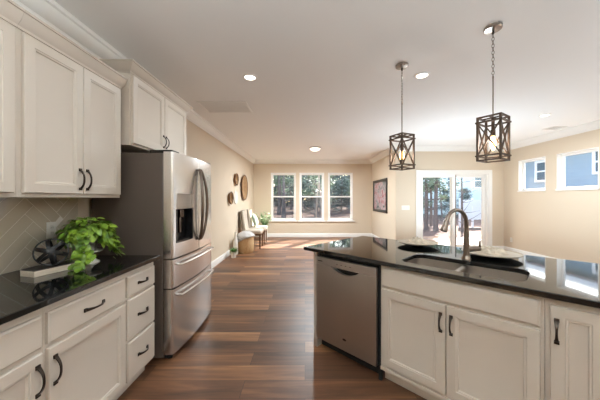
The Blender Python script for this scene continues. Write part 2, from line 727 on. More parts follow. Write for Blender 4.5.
# far double-hung windows
for i, (a0, a1, z0, z1) in enumerate(FW):
    t = thing('window_%d' % (i + 1), 'tall white double-hung window, number %d of three on the far wall' % (i + 1), None, ((a0 + a1) / 2, YF, z0), 0, None, 'structure')
    W, HH = a1 - a0, z1 - z0
    m = MB()
    frame_rect(m, -W / 2, W / 2, 0, HH, 0.035, -0.012, 0.13)
    obj('window_frame', m, TRIM, t, bevel=0.003)
    obj('window_sill', MB().box(-W / 2 - 0.05, W / 2 + 0.05, -0.06, 0.02, -0.035, 0.0), TRIM, t, bevel=0.005)
    mid = HH * 0.5
    up = MB()
    frame_rect(up, -W / 2 + 0.035, W / 2 - 0.035, mid - 0.02, HH - 0.035, 0.042, 0.075, 0.105)
    s1 = obj('upper_sash', up, TRIM, t, bevel=0.002)
    obj('pane', MB().box(-W / 2 + 0.06, W / 2 - 0.06, 0.088, 0.092, mid, HH - 0.06), GLASS, s1, smooth=False)
    lo = MB()
    frame_rect(lo, -W / 2 + 0.035, W / 2 - 0.035, 0.035, mid + 0.022, 0.045, 0.04, 0.07)
    s2 = obj('lower_sash', lo, TRIM, t, bevel=0.002)
    obj('pane', MB().box(-W / 2 + 0.07, W / 2 - 0.07, 0.053, 0.057, 0.07, mid), GLASS, s2, smooth=False)
    obj('insect_screen', MB().box(-W / 2 + 0.04, W / 2 - 0.04, 0.118, 0.120, 0.04, mid), SCREEN, t, smooth=False)

# high windows in the right wall (built facing -y, turned to face -x)
for i, (a0, a1, z0, z1) in enumerate(RW):
    t = thing('window_%d' % (i + 4), ['small high window in the right wall nearer the sliding door', 'small high window in the right wall nearer the kitchen'][i], None,
              (XR, (a0 + a1) / 2, z0), -PI / 2, None, 'structure')
    W, HH = a1 - a0, z1 - z0
    m = MB()
    m.box(-W / 2, -W / 2 + 0.012, -0.004, 0.15, 0, HH).box(W / 2 - 0.012, W / 2, -0.004, 0.15, 0, HH)
    m.box(-W / 2, W / 2, -0.004, 0.15, HH - 0.012, HH).box(-W / 2, W / 2, -0.004, 0.15, 0, 0.012)
    obj('window_jamb', m, TRIM, t)
    m = MB()
    frame_rect(m, -W / 2 + 0.012, W / 2 - 0.012, 0.012, HH - 0.012, 0.042, 0.085, 0.13)
    sa = obj('sash', m, TRIM, t, bevel=0.003)
    obj('pane', MB().box(-W / 2 + 0.05, W / 2 - 0.05, 0.105, 0.109, 0.05, HH - 0.05), GLASS, sa, smooth=False)
    obj('window_sill', MB().box(-W / 2 - 0.01, W / 2 + 0.01, -0.02, 0.03, -0.02, 0.012), TRIM, t, bevel=0.003)

# sliding glass door
t = thing('door_1', 'white sliding glass patio door with two panels', None, ((DO[0] + DO[1]) / 2, YD, 0), 0, None, 'structure')
W, HH = DO[1] - DO[0], DO[3]
m = MB()
m.box(-W / 2 - 0.085, -W / 2 + 0.004, -0.022, 0.0, 0, HH + 0.085).box(W / 2 - 0.004, W / 2 + 0.085, -0.022, 0.0, 0, HH + 0.085)
m.box(-W / 2 + 0.004, W / 2 - 0.004, -0.022, 0.0, HH - 0.004, HH + 0.085)
obj('door_casing', m, TRIM, t, bevel=0.004)
obj('door_frame', frame_rect(MB(), -W / 2, W / 2, 0, HH, 0.035, 0.0, 0.15), TRIM, t, bevel=0.003)
ov = 0.05
for k, (x0, x1, y0) in enumerate(((-W / 2 + 0.035, ov, 0.02), (-ov + 0.01, W / 2 - 0.035, 0.075))):
    m = MB()
    m.box(x0, x0 + 0.075, y0, y0 + 0.045, 0.035, HH - 0.035).box(x1 - 0.075, x1, y0, y0 + 0.045, 0.035, HH - 0.035)
    m.box(x0 + 0.075, x1 - 0.075, y0, y0 + 0.045, HH - 0.11, HH - 0.035).box(x0 + 0.075, x1 - 0.075, y0, y0 + 0.045, 0.035, 0.14)
    pn = obj('sliding_panel', m, TRIM, t, bevel=0.003)
    obj('pane', MB().box(x0 + 0.06, x1 - 0.06, y0 + 0.02, y0 + 0.026, 0.12, HH - 0.09), GLASS, pn, smooth=False)
    if k == 0:
        hb = MB().box(x1 - 0.055, x1 - 0.03, y0 - 0.03, y0 - 0.002, 0.9, 1.12)
        obj('handle', hb, PLASTICWHITE, pn, bevel=0.006)
obj('weather_strip', MB().box(ov + 0.002, ov + 0.03, 0.03, 0.074, 0.04, HH - 0.04), STEELDARK, t)

# herringbone backsplash on the left wall: y 0.2 .. 2.09, z 0.915 .. 1.375
random.seed(4)


def clip(poly, lo0, hi0, lo1, hi1):
    for ax, val, sgn in ((0, lo0, 1), (0, hi0, -1), (1, lo1, 1), (1, hi1, -1)):
        out = []
        for i in range(len(poly)):
            p, q = poly[i], poly[(i + 1) % len(poly)]
            ip, iq = sgn * (p[ax] - val) >= 0, sgn * (q[ax] - val) >= 0
            if ip:
                out.append(p)
            if ip != iq:
                tt = (val - p[ax]) / (q[ax] - p[ax])
                out.append((p[0] + tt * (q[0] - p[0]), p[1] + tt * (q[1] - p[1])))
        poly = out
        if len(poly) < 3:
            return []
    return poly


TW, TL, g = 0.076, 0.304, 0.0017
tiles = MB()
c45 = math.sqrt(0.5)
for k in range(-60, 60):
    for q in range(-14, 15):
        ox, oy = k * TW + q * TL, k * TW - q * TL
        for (x0, x1, y0, y1) in ((ox, ox + TL, oy, oy + TW), (ox + TL, ox + TL + TW, oy + TW - TL, oy + TW)):
            x0, x1, y0, y1 = x0 + g, x1 - g, y0 + g, y1 - g
            pl = [((x - y) * c45 + 1.1, (x + y) * c45 + 1.0) for x, y in ((x0, y0), (x1, y0), (x1, y1), (x0, y1))]
            pl = clip(pl, 0.2, 2.085, 0.916, 1.374)
            if len(pl) < 3:
                continue
            ta, tb = random.gauss(0, 0.004), random.gauss(0, 0.004)
            cx, cy = sum(p[0] for p in pl) / len(pl), sum(p[1] for p in pl) / len(pl)
            fr = [(XL + 0.009 + ta * (p[0] - cx) + tb * (p[1] - cy), p[0], p[1]) for p in pl]
            bk = [(XL + 0.001, p[0], p[1]) for p in pl]
            n = len(pl)
            tiles.add(fr + bk, [tuple(range(n))] + [(i, (i + 1) % n, n + (i + 1) % n, n + i) for i in range(n)])
bs = thing('trim_backsplash', 'glossy beige herringbone tile backsplash above the left countertop', None, (0, 0, 0), 0, None, 'structure')
obj('tile_field', tiles, TILE, bs, smooth=False)
obj('grout_bed', MB().box(XL, XL + 0.0080, 0.2, 2.085, 0.9155, 1.374), GROUT, bs, smooth=False)


# ------------------------------------------------------------------ cabinets
def pull(vertical=True, L=0.125):
    m = MB()
    rings = []
    N = 14
    for i in range(N + 1):
        tt = -1 + 2 * i / N
        s = tt * L / 2
        h = 0.003 + 0.027 * (1 - abs(tt) ** 2.4)
        wd = 0.0048 + 0.0052 * abs(tt) ** 2.2
        th = 0.0030
        prof = [(-wd, -h - th), (wd, -h - th), (wd, -h + th), (-wd, -h + th)]
        if vertical:
            rings.append([(a, y, s) for a, y in prof])
        else:
            rings.append([(s, y, a) for a, y in prof])
    m.loft(rings)
    for sg in (-1, 1):
        if vertical:
            m.box(-0.010, 0.010, -0.007, 0.0, sg * L / 2 - 0.009, sg * L / 2 + 0.009)
        else:
            m.box(sg * L / 2 - 0.009, sg * L / 2 + 0.009, -0.007, 0.0, -0.010, 0.010)
    return m


DOOR_R = [(0, 0), (0, -0.016), (0.003, -0.020), (0.052, -0.020), (0.055, -0.0165), (0.062, -0.0165), (0.067, -0.010), (0.070, -0.009)]
DRAW_R = [(0, 0), (0, -0.014), (0.004, -0.016), (0.009, -0.020)]


def cab_door(t, x0, x1, z0, z1, hx=None, hz=None, L=0.125):
    d = obj('door', MB().rects(x1 - x0, z1 - z0, DOOR_R), CAB, t, loc=(x0, 0, z0), ang=20)
    if hx is not None:
        obj('handle', pull(True, L), BRONZE, d, loc=(hx - x0, -0.020, hz - z0), bevel=0.0012, label='dark bronze arched pull')
    return d


def cab_drawer(t, x0, x1, z0, z1, handle=True, L=0.125):
    d = obj('drawer', MB().rects(x1 - x0, z1 - z0, DRAW_R), CAB, t, loc=(x0, 0, z0), ang=20)
    if handle:
        obj('handle', pull(False, L), BRONZE, d, loc=((x1 - x0) / 2, -0.020, (z1 - z0) / 2), bevel=0.0012, label='dark bronze arched pull')
    return d


def cab_crown(t, path, z0, hgt, proj):
    pr = [(0, z0), (0.008, z0), (0.010, z0 + hgt * 0.14), (proj * 0.35, z0 + hgt * 0.26), (proj * 0.62, z0 + hgt * 0.5), (proj * 0.86, z0 + hgt * 0.84),
          (proj, z0 + hgt * 0.87), (proj, z0 + hgt), (0, z0 + hgt)]
    obj('crown_moulding', MB().mold(path, pr), CAB, t, ang=25)


# upper cabinets on the left wall: local x = world y, local -y = world +x
UX = -1.495          # face frame plane
UD = UX - XL - 0.002
t = thing('wall_cabinet', 'cream two-door upper cabinet above the leafy plant, ending beside the fridge', 'cabinet', (UX, 1.345, 0), PI / 2, 'cream kitchen cabinets')
obj('body', MB().box(0, 0.753, 0, UD, 1.376, 2.27), CAB, t, bevel=0.001)
cab_door(t, 0.022, 0.386, 1.40, 2.245, 0.360, 1.495)
cab_door(t, 0.390, 0.740, 1.40, 2.245, 0.416, 1.495)
cab_crown(t, [(0.753, UD), (0.753, 0), (0, 0)], 2.256, 0.090, 0.050)
t = thing('wall_cabinet', 'cream upper cabinet at the cropped edge of the photo, over the bare stretch of counter', 'cabinet', (UX, 0.585, 0), PI / 2, 'cream kitchen cabinets')
obj('body', MB().box(0, 0.759, 0, UD, 1.376, 2.27), CAB, t, bevel=0.001)
cab_door(t, 0.022, 0.376, 1.40, 2.245, 0.35, 1.495)
cab_door(t, 0.380, 0.738, 1.40, 2.245, 0.406, 1.495)
cab_crown(t, [(0.759, 0), (0, 0)], 2.256, 0.090, 0.050)

# over-fridge cabinet
FX = -1.432
FD = FX - XL - 0.002
t = thing('wall_cabinet', 'taller-mounted cream two-door cabinet directly above the steel fridge', 'cabinet', (FX, 2.125, 0), PI / 2, 'cream kitchen cabinets')
obj('body', MB().box(0, 0.99, 0, FD, 1.81, 2.41), CAB, t, bevel=0.001)
cab_door(t, 0.016, 0.492, 1.828, 2.39, 0.470, 1.935, 0.11)
cab_door(t, 0.498, 0.974, 1.828, 2.39, 0.520, 1.935, 0.11)
cab_crown(t, [(0.99, FD), (0.99, 0), (0, 0), (0, FD)], 2.40, 0.075, 0.066)

# base cabinets on the left
BX = -1.212
BD = BX - XL - 0.002


def base_body(t, W, D=BD, top=0.882, toe=0.10):
    obj('body', MB().box(0, W, 0, D, toe, top), CAB, t, bevel=0.001)
    obj('toe_kick', MB().box(0.0, W, 0.07, 0.085, 0.0, toe), CAB, t)
    obj('plinth', MB().box(0.01, W - 0.01, 0.085, D - 0.01, 0.0, toe - 0.001), CABIN, t)


t = thing('base_cabinet', 'cream three-drawer base cabinet beside the fridge', 'cabinet', (BX, 1.742, 0), PI / 2, 'cream kitchen cabinets')
base_body(t, 0.338)
cab_drawer(t, 0.012, 0.326, 0.70, 0.838, True, 0.10)
cab_drawer(t, 0.012, 0.326, 0.405, 0.682, True, 0.10)
cab_drawer(t, 0.012, 0.326, 0.122, 0.388, True, 0.10)
t = thing('base_cabinet', 'cream base cabinet with one wide drawer over a single wide door', 'cabinet', (BX, 1.200, 0), PI / 2, 'cream kitchen cabinets')
base_body(t, 0.541)
cab_drawer(t, 0.012, 0.532, 0.690, 0.838)
cab_door(t, 0.012, 0.532, 0.122, 0.668, 0.040, 0.555)
t = thing('base_cabinet', 'cream base cabinet cropped by the photo edge, its door pull next to the wide door', 'cabinet', (BX, 0.42, 0), PI / 2, 'cream kitchen cabinets')
base_body(t, 0.779)
cab_drawer(t, 0.012, 0.384, 0.690, 0.838)
cab_drawer(t, 0.390, 0.764, 0.690, 0.838, False)
cab_door(t, 0.012, 0.384, 0.122, 0.668, 0.355, 0.555)
cab_door(t, 0.390, 0.764, 0.122, 0.668, 0.738, 0.555)


def slab(poly, holes, z0, z1, ch=0.004):
    """countertop: polygon with chamfered top edge and holes"""
    import bmesh
    bm = bmesh.new()

    def inset(pl, d):
        n = len(pl)
        ar = sum(pl[i][0] * pl[(i + 1) % n][1] - pl[(i + 1) % n][0] * pl[i][1] for i in range(n))
        sg = 1 if ar > 0 else -1
        out = []
        for i in range(n):
            a, bb, c = Vector(pl[i - 1]), Vector(pl[i]), Vector(pl[(i + 1) % n])
            d1, d2 = (bb - a).normalized(), (c - bb).normalized()
            n1, n2 = Vector((-d1.y, d1.x)) * sg, Vector((-d2.y, d2.x)) * sg
            o = (n1 + n2) / (1 + n1.dot(n2))
            out.append((bb.x + o.x * d, bb.y + o.y * d))
        return out
    tops, bots = [], []
    for pl, s in [(poly, 1)] + [(h, -1) for h in holes]:
        rings = [[(x, y, z0) for x, y in inset(pl, s * ch)], [(x, y, z0 + ch) for x, y in pl], [(x, y, z1 - ch) for x, y in pl], [(x, y, z1) for x, y in inset(pl, s * ch)]]
        vv = [[bm.verts.new(p) for p in r] for r in rings]
        n = len(pl)
        for k in range(3):
            for i in range(n):
                j = (i + 1) % n
                bm.faces.new((vv[k][i], vv[k][j], vv[k + 1][j], vv[k + 1][i]))
        for i in range(n):
            j = (i + 1) % n
            tops.append(bm.edges.get((vv[3][i], vv[3][j])))
            bots.append(bm.edges.get((vv[0][i], vv[0][j])))
    bmesh.ops.triangle_fill(bm, use_beauty=True, use_dissolve=False, edges=tops)
    bmesh.ops.triangle_fill(bm, use_beauty=True, use_dissolve=False, edges=bots)
    bm.verts.index_update()
    m = MB()
    m.v = [tuple(v.co) for v in bm.verts]
    m.f = [tuple(v.index for v in f.verts) for f in bm.faces]
    bm.free()
    return m


CT0, CT1 = 0.883, 0.914
o = obj('countertop', slab([(XL + 0.001, 0.40), (-1.165, 0.40), (-1.165, 2.092), (XL + 0.001, 2.092)], [], CT0, CT1), GRANITE, ang=30)
setp(o, 'polished black granite countertop carrying the leafy plant and black orb', 'countertop')

# ------------------------------------------------------------------ refrigerator
FRX, FRY, FRW = -1.195, 2.185, 0.91
t = thing('refrigerator', 'stainless french-door fridge with dark side and two bottom drawers', 'fridge', (FRX, FRY, 0), PI / 2)
obj('cabinet_body', MB().box(0.0, FRW, 0.0, 0.60, 0.025, 1.755), FRIDGESIDE, t, bevel=0.006, label='dark graphite fridge side')
obj('base_grille', MB().box(0.03, FRW - 0.03, -0.05, 0.0, 0.012, 0.05), BLACKMATTE, t)
for xx in (0.06, FRW - 0.06):
    obj('foot', MB().lathe([(0.02, 0.0), (0.02, 0.026)], 12, (xx, -0.03, 0)), BLACKMATTE, t)
    obj('foot', MB().lathe([(0.02, 0.0), (0.02, 0.026)], 12, (xx, 0.5, 0)), BLACKMATTE, t)


def ffront(x):
    u = 2 * x / FRW - 1
    return -0.082 - 0.034 * (1 - u * u)


def fstrip(m, xa, xb, za, zb, e0, e1, r=0.016, back=-0.006):
    """a curved-front slab between xa..xb; e0/e1 the door's own outer edges (rounded)"""
    xs = sorted(set([xa, xb] + [x for x in [e0 + r * (1 - math.cos(R(a))) for a in range(0, 91, 15)] + [e1 - r * (1 - math.cos(R(a))) for a in range(0, 91, 15)] +
                                [e0 + (e1 - e0) * i / 16 for i in range(17)] if xa < x < xb]))
    pts = []
    for x in xs:
        y = ffront(x)
        d = min(x - e0, e1 - x)
        if d < r:
            y += r - math.sqrt(max(0, r * r - (r - d) ** 2))
        pts.append((x, y))
    m.prism([(xa, back)] + pts + [(xb, back)], za, zb)
    return m


mid = FRW / 2
dz0, dz1 = 0.862, 1.765
m = MB()
fstrip(m, 0.0, 0.052, dz0, dz1, 0.0, mid - 0.003)
fstrip(m, 0.335, mid - 0.003, dz0, dz1, 0.0, mid - 0.003)
fstrip(m, 0.052, 0.335, dz0, 0.985, 0.0, mid - 0.003)
fstrip(m, 0.052, 0.335, 1.415, dz1, 0.0, mid - 0.003)
nd = obj('door', m, STEEL, t, ang=30)
m = MB()
m.box(0.053, 0.334, -0.035, -0.028, 0.986, 1.275)
m.box(0.053, 0.060, -0.095, -0.035, 0.986, 1.275).box(0.327, 0.334, -0.104, -0.035, 0.986, 1.275)
m.box(0.060, 0.327, -0.092, -0.035, 0.986, 1.0)
obj('dispenser_recess', m, BLACK, nd, label='black water dispenser recess')
m = MB().box(0.054, 0.333, -0.093, -0.03, 1.277, 1.414)
obj('dispenser_panel', m, STEELDW, nd, bevel=0.003, label='grey glossy dispenser control panel')
m = MB().box(0.16, 0.22, -0.075, -0.035, 1.20, 1.274).box(0.175, 0.205, -0.06, -0.036, 1.06, 1.2)
obj('dispenser_paddle', m, STEELDARK, nd, bevel=0.004)
fd = obj('door', fstrip(MB(), mid + 0.003, FRW, dz0, dz1, mid + 0.003, FRW), STEEL, t, ang=30)
for sg, par in ((-1, nd), (1, fd)):
    pts, rad = [], []
    N = 20
    for i in range(N + 1):
        tt = -1 + 2 * i / N
        q = 1 - tt * tt
        pts.append((mid + sg * (0.018 + 0.042 * q), ffront(mid) - 0.012 - 0.052 * q ** 0.7, 1.31 + tt * 0.355))
        rad.append(0.0125 + 0.002 * q)
    obj('handle', MB().sweep(pts, rad, 10), STEELDARK, par, label='bowed vertical bar handle')
for (z0, z1, hz) in ((0.612, 0.850, 0.80), (0.055, 0.600, 0.535)):
    dr = obj('drawer', fstrip(MB(), 0.0, FRW, z0, z1, 0.0, FRW), STEEL, t, ang=30)
    pts = [(0.075, ffront(0.075) + 0.004, hz)] + [(0.078 + (FRW - 0.156) * i / 18, ffront(0.078 + (FRW - 0.156) * i / 18) - 0.034, hz) for i in range(19)] + [(FRW - 0.075, ffront(FRW - 0.075) + 0.004, hz)]
    obj('handle', MB().sweep(pts, 0.012, 10), STEEL, dr, label='curved horizontal steel bar handle')
for x0 in (0.01, FRW - 0.13):
    obj('hinge_cover', MB().box(x0, x0 + 0.12, -0.075, 0.12, 1.756, 1.782), BLACK, t, bevel=0.004)

# ------------------------------------------------------------------ island
P0 = Vector((-0.014, 2.46))
U = Vector((c45, -c45))
V = Vector((c45, c45))
IR = -PI / 4


def isl(s, d, z=0.0):
    p = P0 + U * s + V * d
    return (p.x, p.y, z)


SL, DL = 2.62, 1.02
# sink cut-out, one opening for two bowls, dipping at the middle of the front and back edge
cut = rrect(0.885, 1.595, 0.100, 0.455, 0.085, 8)
poly = [(0, 0), (SL, 0), (SL, DL), (0, DL)]
o = obj('island_countertop', slab(poly, [cut], CT0, CT1), GRANITE, loc=isl(0, 0), rot=(0, 0, IR), ang=30)
setp(o, 'polished black granite island top with the sink set into it', 'countertop')

fz = 0.05     # face frame depth behind the counter edge
CD = 0.60     # cabinet depth
t = thing('island_gable', 'slim cream end panel beside the dishwasher', 'panel', isl(0.085, fz), IR)
obj('panel_board', MB().box(0, 0.046, 0.0, CD + 0.24, 0.0, 0.882), CAB, t, bevel=0.002)
obj('base_shoe', MB().mold([(0.046, 0), (0, 0), (0, CD + 0.24)], [(0, 0), (-0.016, 0), (-0.016, 0.05), (-0.008, 0.066), (0, 0.07)]), CAB, t)

# dishwasher
DWW = 0.607
t = thing('dishwasher', 'grey steel dishwasher with pocket handle under the island top', 'dishwasher', isl(0.143, 0.05), IR)
obj('tub_body', MB().box(0.006, DWW - 0.006, 0.012, 0.57, 0.10, 0.868), BLACKMATTE, t)
obj('toe_panel', MB().box(0.0, DWW, 0.05, 0.07, 0.012, 0.10), BLACKMATTE, t)
for xx in (0.05, DWW - 0.05):
    obj('foot', MB().lathe([(0.018, 0), (0.018, 0.1)], 10, (xx, 0.3, 0)), BLACKMATTE, t)
ztop, zl = 0.846, 0.780
xa, xb = 0.185, 0.455
dip = [(xa + (xb - xa) * i / 16, zl - 0.048 * math.sin(PI * min(1, i / 16 * 1.0)) ** 0.75) for i in range(17)]
poly = [(0, 0.108), (DWW, 0.108), (DWW, zl), (xb + 0.002, zl)] + list(reversed(dip)) + [(xa - 0.002, zl), (0, zl)]
pl2 = []
for p in poly:
    if not pl2 or (abs(p[0] - pl2[-1][0]) + abs(p[1] - pl2[-1][1])) > 1e-4:
        pl2.append(p)
dd = obj('door', MB().prism(pl2, -0.028, 0.006, 'y'), STEELDW, t, bevel=0.002)
obj('control_strip', MB().box(0, DWW, -0.028, 0.006, zl + 0.001, ztop), STEELDW, t, bevel=0.003)
obj('pocket_handle', MB().box(xa + 0.003, xb - 0.003, 0.0065, 0.011, zl - 0.06, zl + 0.01), BLACK, dd, label='dark recessed pocket handle')
obj('handle_lip', MB().box(xa - 0.005, xb + 0.005, -0.033, -0.024, zl - 0.001, zl + 0.004), STEEL, t, bevel=0.0015)
obj('name_strip', MB().box(0.02, 0.075, -0.0288, -0.0275, 0.806, 0.815), GREYMARK, t, smooth=False, label='small dark grey mark on the control strip')
for k in range(4):
    obj('indicator_mark', MB().box(0.23 + k * 0.045, 0.245 + k * 0.045, -0.0288, -0.0275, 0.808, 0.813), GREYMARK, t, smooth=False)
m = MB().lathe([(0.012, 0), (0.012, 0.0012)], 16, M=Matrix.Translation((0.315, -0.0282, 0.20)) @ Matrix.Rotation(PI / 2, 4, 'X') @ Matrix.Diagonal((1.6, 0.75, 1, 1)))
obj('badge', m, GREYMARK, dd)

obj_t = thing('gap_shade', 'black strip standing for the shade in the gap between dishwasher and sink cabinet', 'shade strip', isl(0.752, 0.056), IR)
obj('gap_shade_strip', MB().box(0, 0.022, 0.0, 0.02, 0.0, 0.88), BLACKMATTE, obj_t)  # black strip imitates the shade inside the open gap

t = thing('sink_cabinet', 'cream island cabinet with two doors under the double sink', 'cabinet', isl(0.776, fz), IR, 'cream kitchen cabinets')
m = MB()
m.box(0, 0.90, 0, 0.02, 0.10, 0.882).box(0, 0.018, 0.02, CD, 0.10, 0.882).box(0.882, 0.90, 0.02, CD, 0.10, 0.882)
m.box(0.018, 0.882, CD - 0.015, CD, 0.10, 0.882).box(0.018, 0.882, 0.02, CD - 0.015, 0.10, 0.118)
obj('body', m, CAB, t)
obj('toe_kick', MB().box(0, 0.9, 0.06, 0.075, 0, 0.10), CAB, t)
obj('base_trim', MB().box(0, 0.9, -0.012, 0.0, 0.098, 0.125), CAB, t, bevel=0.004)
cab_drawer(t, 0.016, 0.886, 0.722, 0.856, False)
cab_door(t, 0.016, 0.447, 0.145, 0.704, 0.420, 0.592, 0.108)
cab_door(t, 0.453, 0.886, 0.145, 0.704, 0.480, 0.592, 0.108)

t = thing('narrow_cabinet', 'narrow cream island cabinet with one tall slim door', 'cabinet', isl(1.679, fz), IR, 'cream kitchen cabinets')
obj('body', MB().box(0, 0.231, 0, CD, 0.10, 0.882), CAB, t)
obj('toe_kick', MB().box(0, 0.231, 0.06, 0.075, 0, 0.10), CAB, t)
obj('plinth', MB().box(0.01, 0.22, 0.075, CD, 0, 0.099), CABIN, t)
cab_door(t, 0.018, 0.212, 0.145, 0.846, 0.042, 0.725, 0.108)
t = thing('base_cabinet', 'cream island base cabinet beyond the photo edge next to the narrow one', 'cabinet', isl(1.912, fz), IR, 'cream kitchen cabinets')
obj('body', MB().box(0, 0.64, 0, CD, 0.10, 0.882), CAB, t)
obj('toe_kick', MB().box(0, 0.64, 0.06, 0.075, 0, 0.10), CAB, t)
obj('plinth', MB().box(0.01, 0.63, 0.075, CD, 0, 0.099), CABIN, t)
cab_drawer(t, 0.016, 0.624, 0.722, 0.856)
cab_door(t, 0.016, 0.317, 0.145, 0.704, 0.29, 0.592)
cab_door(t, 0.323, 0.624, 0.145, 0.704, 0.35, 0.592)
t = thing('island_back_panel', 'cream panel closing the back of the island', 'panel', isl(0.132, fz + CD + 0.005), IR)
obj('panel_board', MB().box(0, 2.42, 0, 0.02, 0.0, 0.882), CAB, t)

# sink
t = thing('kitchen_sink', 'undermount stainless double-bowl sink in the black island top', 'sink', isl(0, 0), IR)


def basin(x0, x1, y0, y1, zt, depth, r):
    m = MB()
    rings = []
    for ins, z, rr in ((-0.012, zt, r + 0.012), (0, zt, r), (0.004, zt - depth * 0.5, r), (0.010, zt - depth + 0.03, r), (0.02, zt - depth + 0.009, r), (0.045, zt - depth, r * 0.8)):
        rings.append([(x, y, z) for x, y in rrect(x0 + ins, x1 - ins, y0 + ins, y1 - ins, rr, 7)])
    m.loft(rings, False, True)
    return m


ZS = CT0 - 0.001
b1 = obj('basin', basin(0.885, 1.222, 0.095, 0.462, ZS, 0.20, 0.07), SINKSTEEL, t, ang=40)
b2 = obj('basin', basin(1.246, 1.598, 0.095, 0.462, ZS, 0.20, 0.07), SINKSTEEL, t, ang=40)
obj('divider', MB().box(1.2205, 1.2475, 0.13, 0.43, ZS - 0.05, ZS - 0.001), SINKSTEEL, t, bevel=0.008)
for bb, cx in ((b1, 1.053), (b2, 1.422)):
    obj('drain', MB().lathe([(0.0, ZS - 0.196), (0.03, ZS - 0.197), (0.042, ZS - 0.195), (0.045, ZS - 0.199)], 20, (cx, 0.28, 0)), NICKEL, bb)

# faucet
fl = isl(1.222, 0.525, CT1)
t = thing('faucet', 'pewter gooseneck faucet with pull-down spray head behind the sink', 'faucet', fl, 0)
obj('base', MB().lathe([(0.032, 0), (0.032, 0.006), (0.028, 0.012), (0.024, 0.03)], 24), PEWTER, t)
dirx = Vector((-0.96, -0.28, 0)).normalized()
pts, rad = [], []
for i in range(9):
    z = 0.02 + 0.235 * i / 8
    pts.append(Vector((0, 0, z)))
    rad.append(0.0245 - 0.0095 * (i / 8) ** 0.8)
rc = 0.094
for i in range(1, 19):
    a = PI * i / 18 * 0.90
    pts.append(dirx * (rc - rc * math.cos(a)) + Vector((0, 0, 0.265 + rc * 1.12 * math.sin(a))))
    rad.append(0.0150 - 0.002 * i / 18)
obj('spout', MB().sweep(pts, rad, 16), PEWTER, t)
e = pts[-1]
dn = (pts[-1] - pts[-2]).normalized()
obj('spray_head', MB().sweep([e - dn * 0.004, e + dn * 0.02, e + dn * 0.045, e + dn * 0.082, e + dn * 0.088], [0.0135, 0.0175, 0.020, 0.025, 0.021], 16), PEWTER, t)
obj('handle_hub', MB().sweep([(0.015, 0, 0.07), (0.05, -0.004, 0.075), (0.095, -0.008, 0.078), (0.102, -0.008, 0.078)], [0.021, 0.020, 0.018, 0.012], 14), PEWTER, t)
obj('lever', MB().sweep([(0.093, -0.008, 0.078), (0.096, -0.008, 0.10), (0.098, -0.006, 0.125), (0.103, -0.004, 0.142)], [0.009, 0.0085, 0.008, 0.006], 10), STEELDARK, t)

# ------------------------------------------------------------------ plates and linens on the island
random.seed(11)


def plate(loc, r, rz, label):
    t = thing('footed_plate', label, 'plate', loc, rz, 'stoneware plates on the island')
    obj('dish', MB().lathe([(0.0, 0.017), (r * 0.45, 0.018), (r * 0.8, 0.023), (r * 0.97, 0.033), (r, 0.036), (r * 0.985, 0.031)], 40), PLATE, t)
    obj('underside', MB().lathe([(r * 0.983, 0.0305), (r * 0.80, 0.018), (r * 0.45, 0.012), (r * 0.3, 0.010), (r * 0.28, 0.0), (r * 0.25, 0.0), (r * 0.24, 0.0095), (0.0, 0.0105)], 40), PLATESHADE, t,
        label='underside and foot ring, darkened as shade under the rim')
    return t


def linen(loc, r, hgt, rz, seed, label):
    N, A = 26, 64
    m = MB()
    rings = []
    off = Vector((seed * 7.3, seed * 3.1, 0))
    for k in range(N + 1):
        q = k / N
        ring = []
        for i in range(A):
            a = 2 * PI * i / A
            rad = r * q * (1 + 0.24 * noise.noise(Vector((math.cos(a) * 1.6, math.sin(a) * 1.6, 0)) + off))
            x, y = rad * math.cos(a), rad * math.sin(a)
            n1 = noise.noise(Vector((x * 22, y * 22, 0)) + off)
            n2 = abs(noise.noise(Vector((x * 34, y * 34, 5)) + off))
            n3 = 1 - 2.2 * abs(noise.noise(Vector((x * 19 + 3, y * 19, 9)) + off))
            z = hgt * (1 - q ** 3) * (0.40 + 0.35 * n1 + 0.30 * n2 + 0.55 * n3) + 0.004
            ring.append((x, y, max(0.002, z)))
        rings.append(ring)
    m.loft(rings, False, False)
    bot = [(p[0], p[1], 0.0) for p in rings[-1]]
    m.loft([rings[-1], bot], False, True)
    o = obj('linen_napkin', m, LINEN, loc=loc, rot=(0, 0, rz), ang=180)
    return setp(o, label, 'napkin', 'crumpled beige linens')


pl_ = (1.095, 2.53, CT1)
plate(pl_, 0.185, 0.3, 'stoneware plate left of the faucet, nearer the framed print')
linen((pl_[0], pl_[1], CT1 + 0.0245), 0.105, 0.046, 0.4, 1, 'crumpled beige linen heaped on the plate nearer the framed print')
pr_ = (1.465, 2.05, CT1)
plate(pr_, 0.200, 1.1, 'stoneware plate behind the faucet lever, nearer the high windows')
linen((pr_[0], pr_[1], CT1 + 0.0245), 0.115, 0.050, 1.2, 2, 'crumpled beige linen heaped on the plate nearer the high windows')


# ------------------------------------------------------------------ plants
ORB_C = None


def leaf(m, p, d, up, L, W, curl=0.25, heart=0.12):
    if ORB_C is not None and (Vector(p) - ORB_C).length < 0.135:
        return
    d = Vector(d).normalized()
    up = Vector(up)
    s = d.cross(up)
    if s.length < 1e-3:
        s = Vector((1, 0, 0))
    s.normalize()
    n = s.cross(d).normalized()
    p = Vector(p)
    rows = [(0.0, 0.10), (0.12, 0.72), (0.35, 1.0), (0.62, 0.78), (0.85, 0.34), (1.0, 0.02)]
    vs, fs = [], []
    for k, (tt, ww) in enumerate(rows):
        c = p + d * (L * tt) - n * (curl * L * tt * tt)
        wv = W * 0.5 * ww
        back = -d * (heart * L if k == 1 else 0)
        vs += [c + s * wv + n * (0.22 * wv) + back, c, c - s * wv + n * (0.22 * wv) + back]
    for k in range(len(rows) - 1):
        a = k * 3
        fs += [(a, a + 1, a + 4, a + 3), (a + 1, a + 2, a + 5, a + 4)]
    m.add(vs, fs)


random.seed(21)
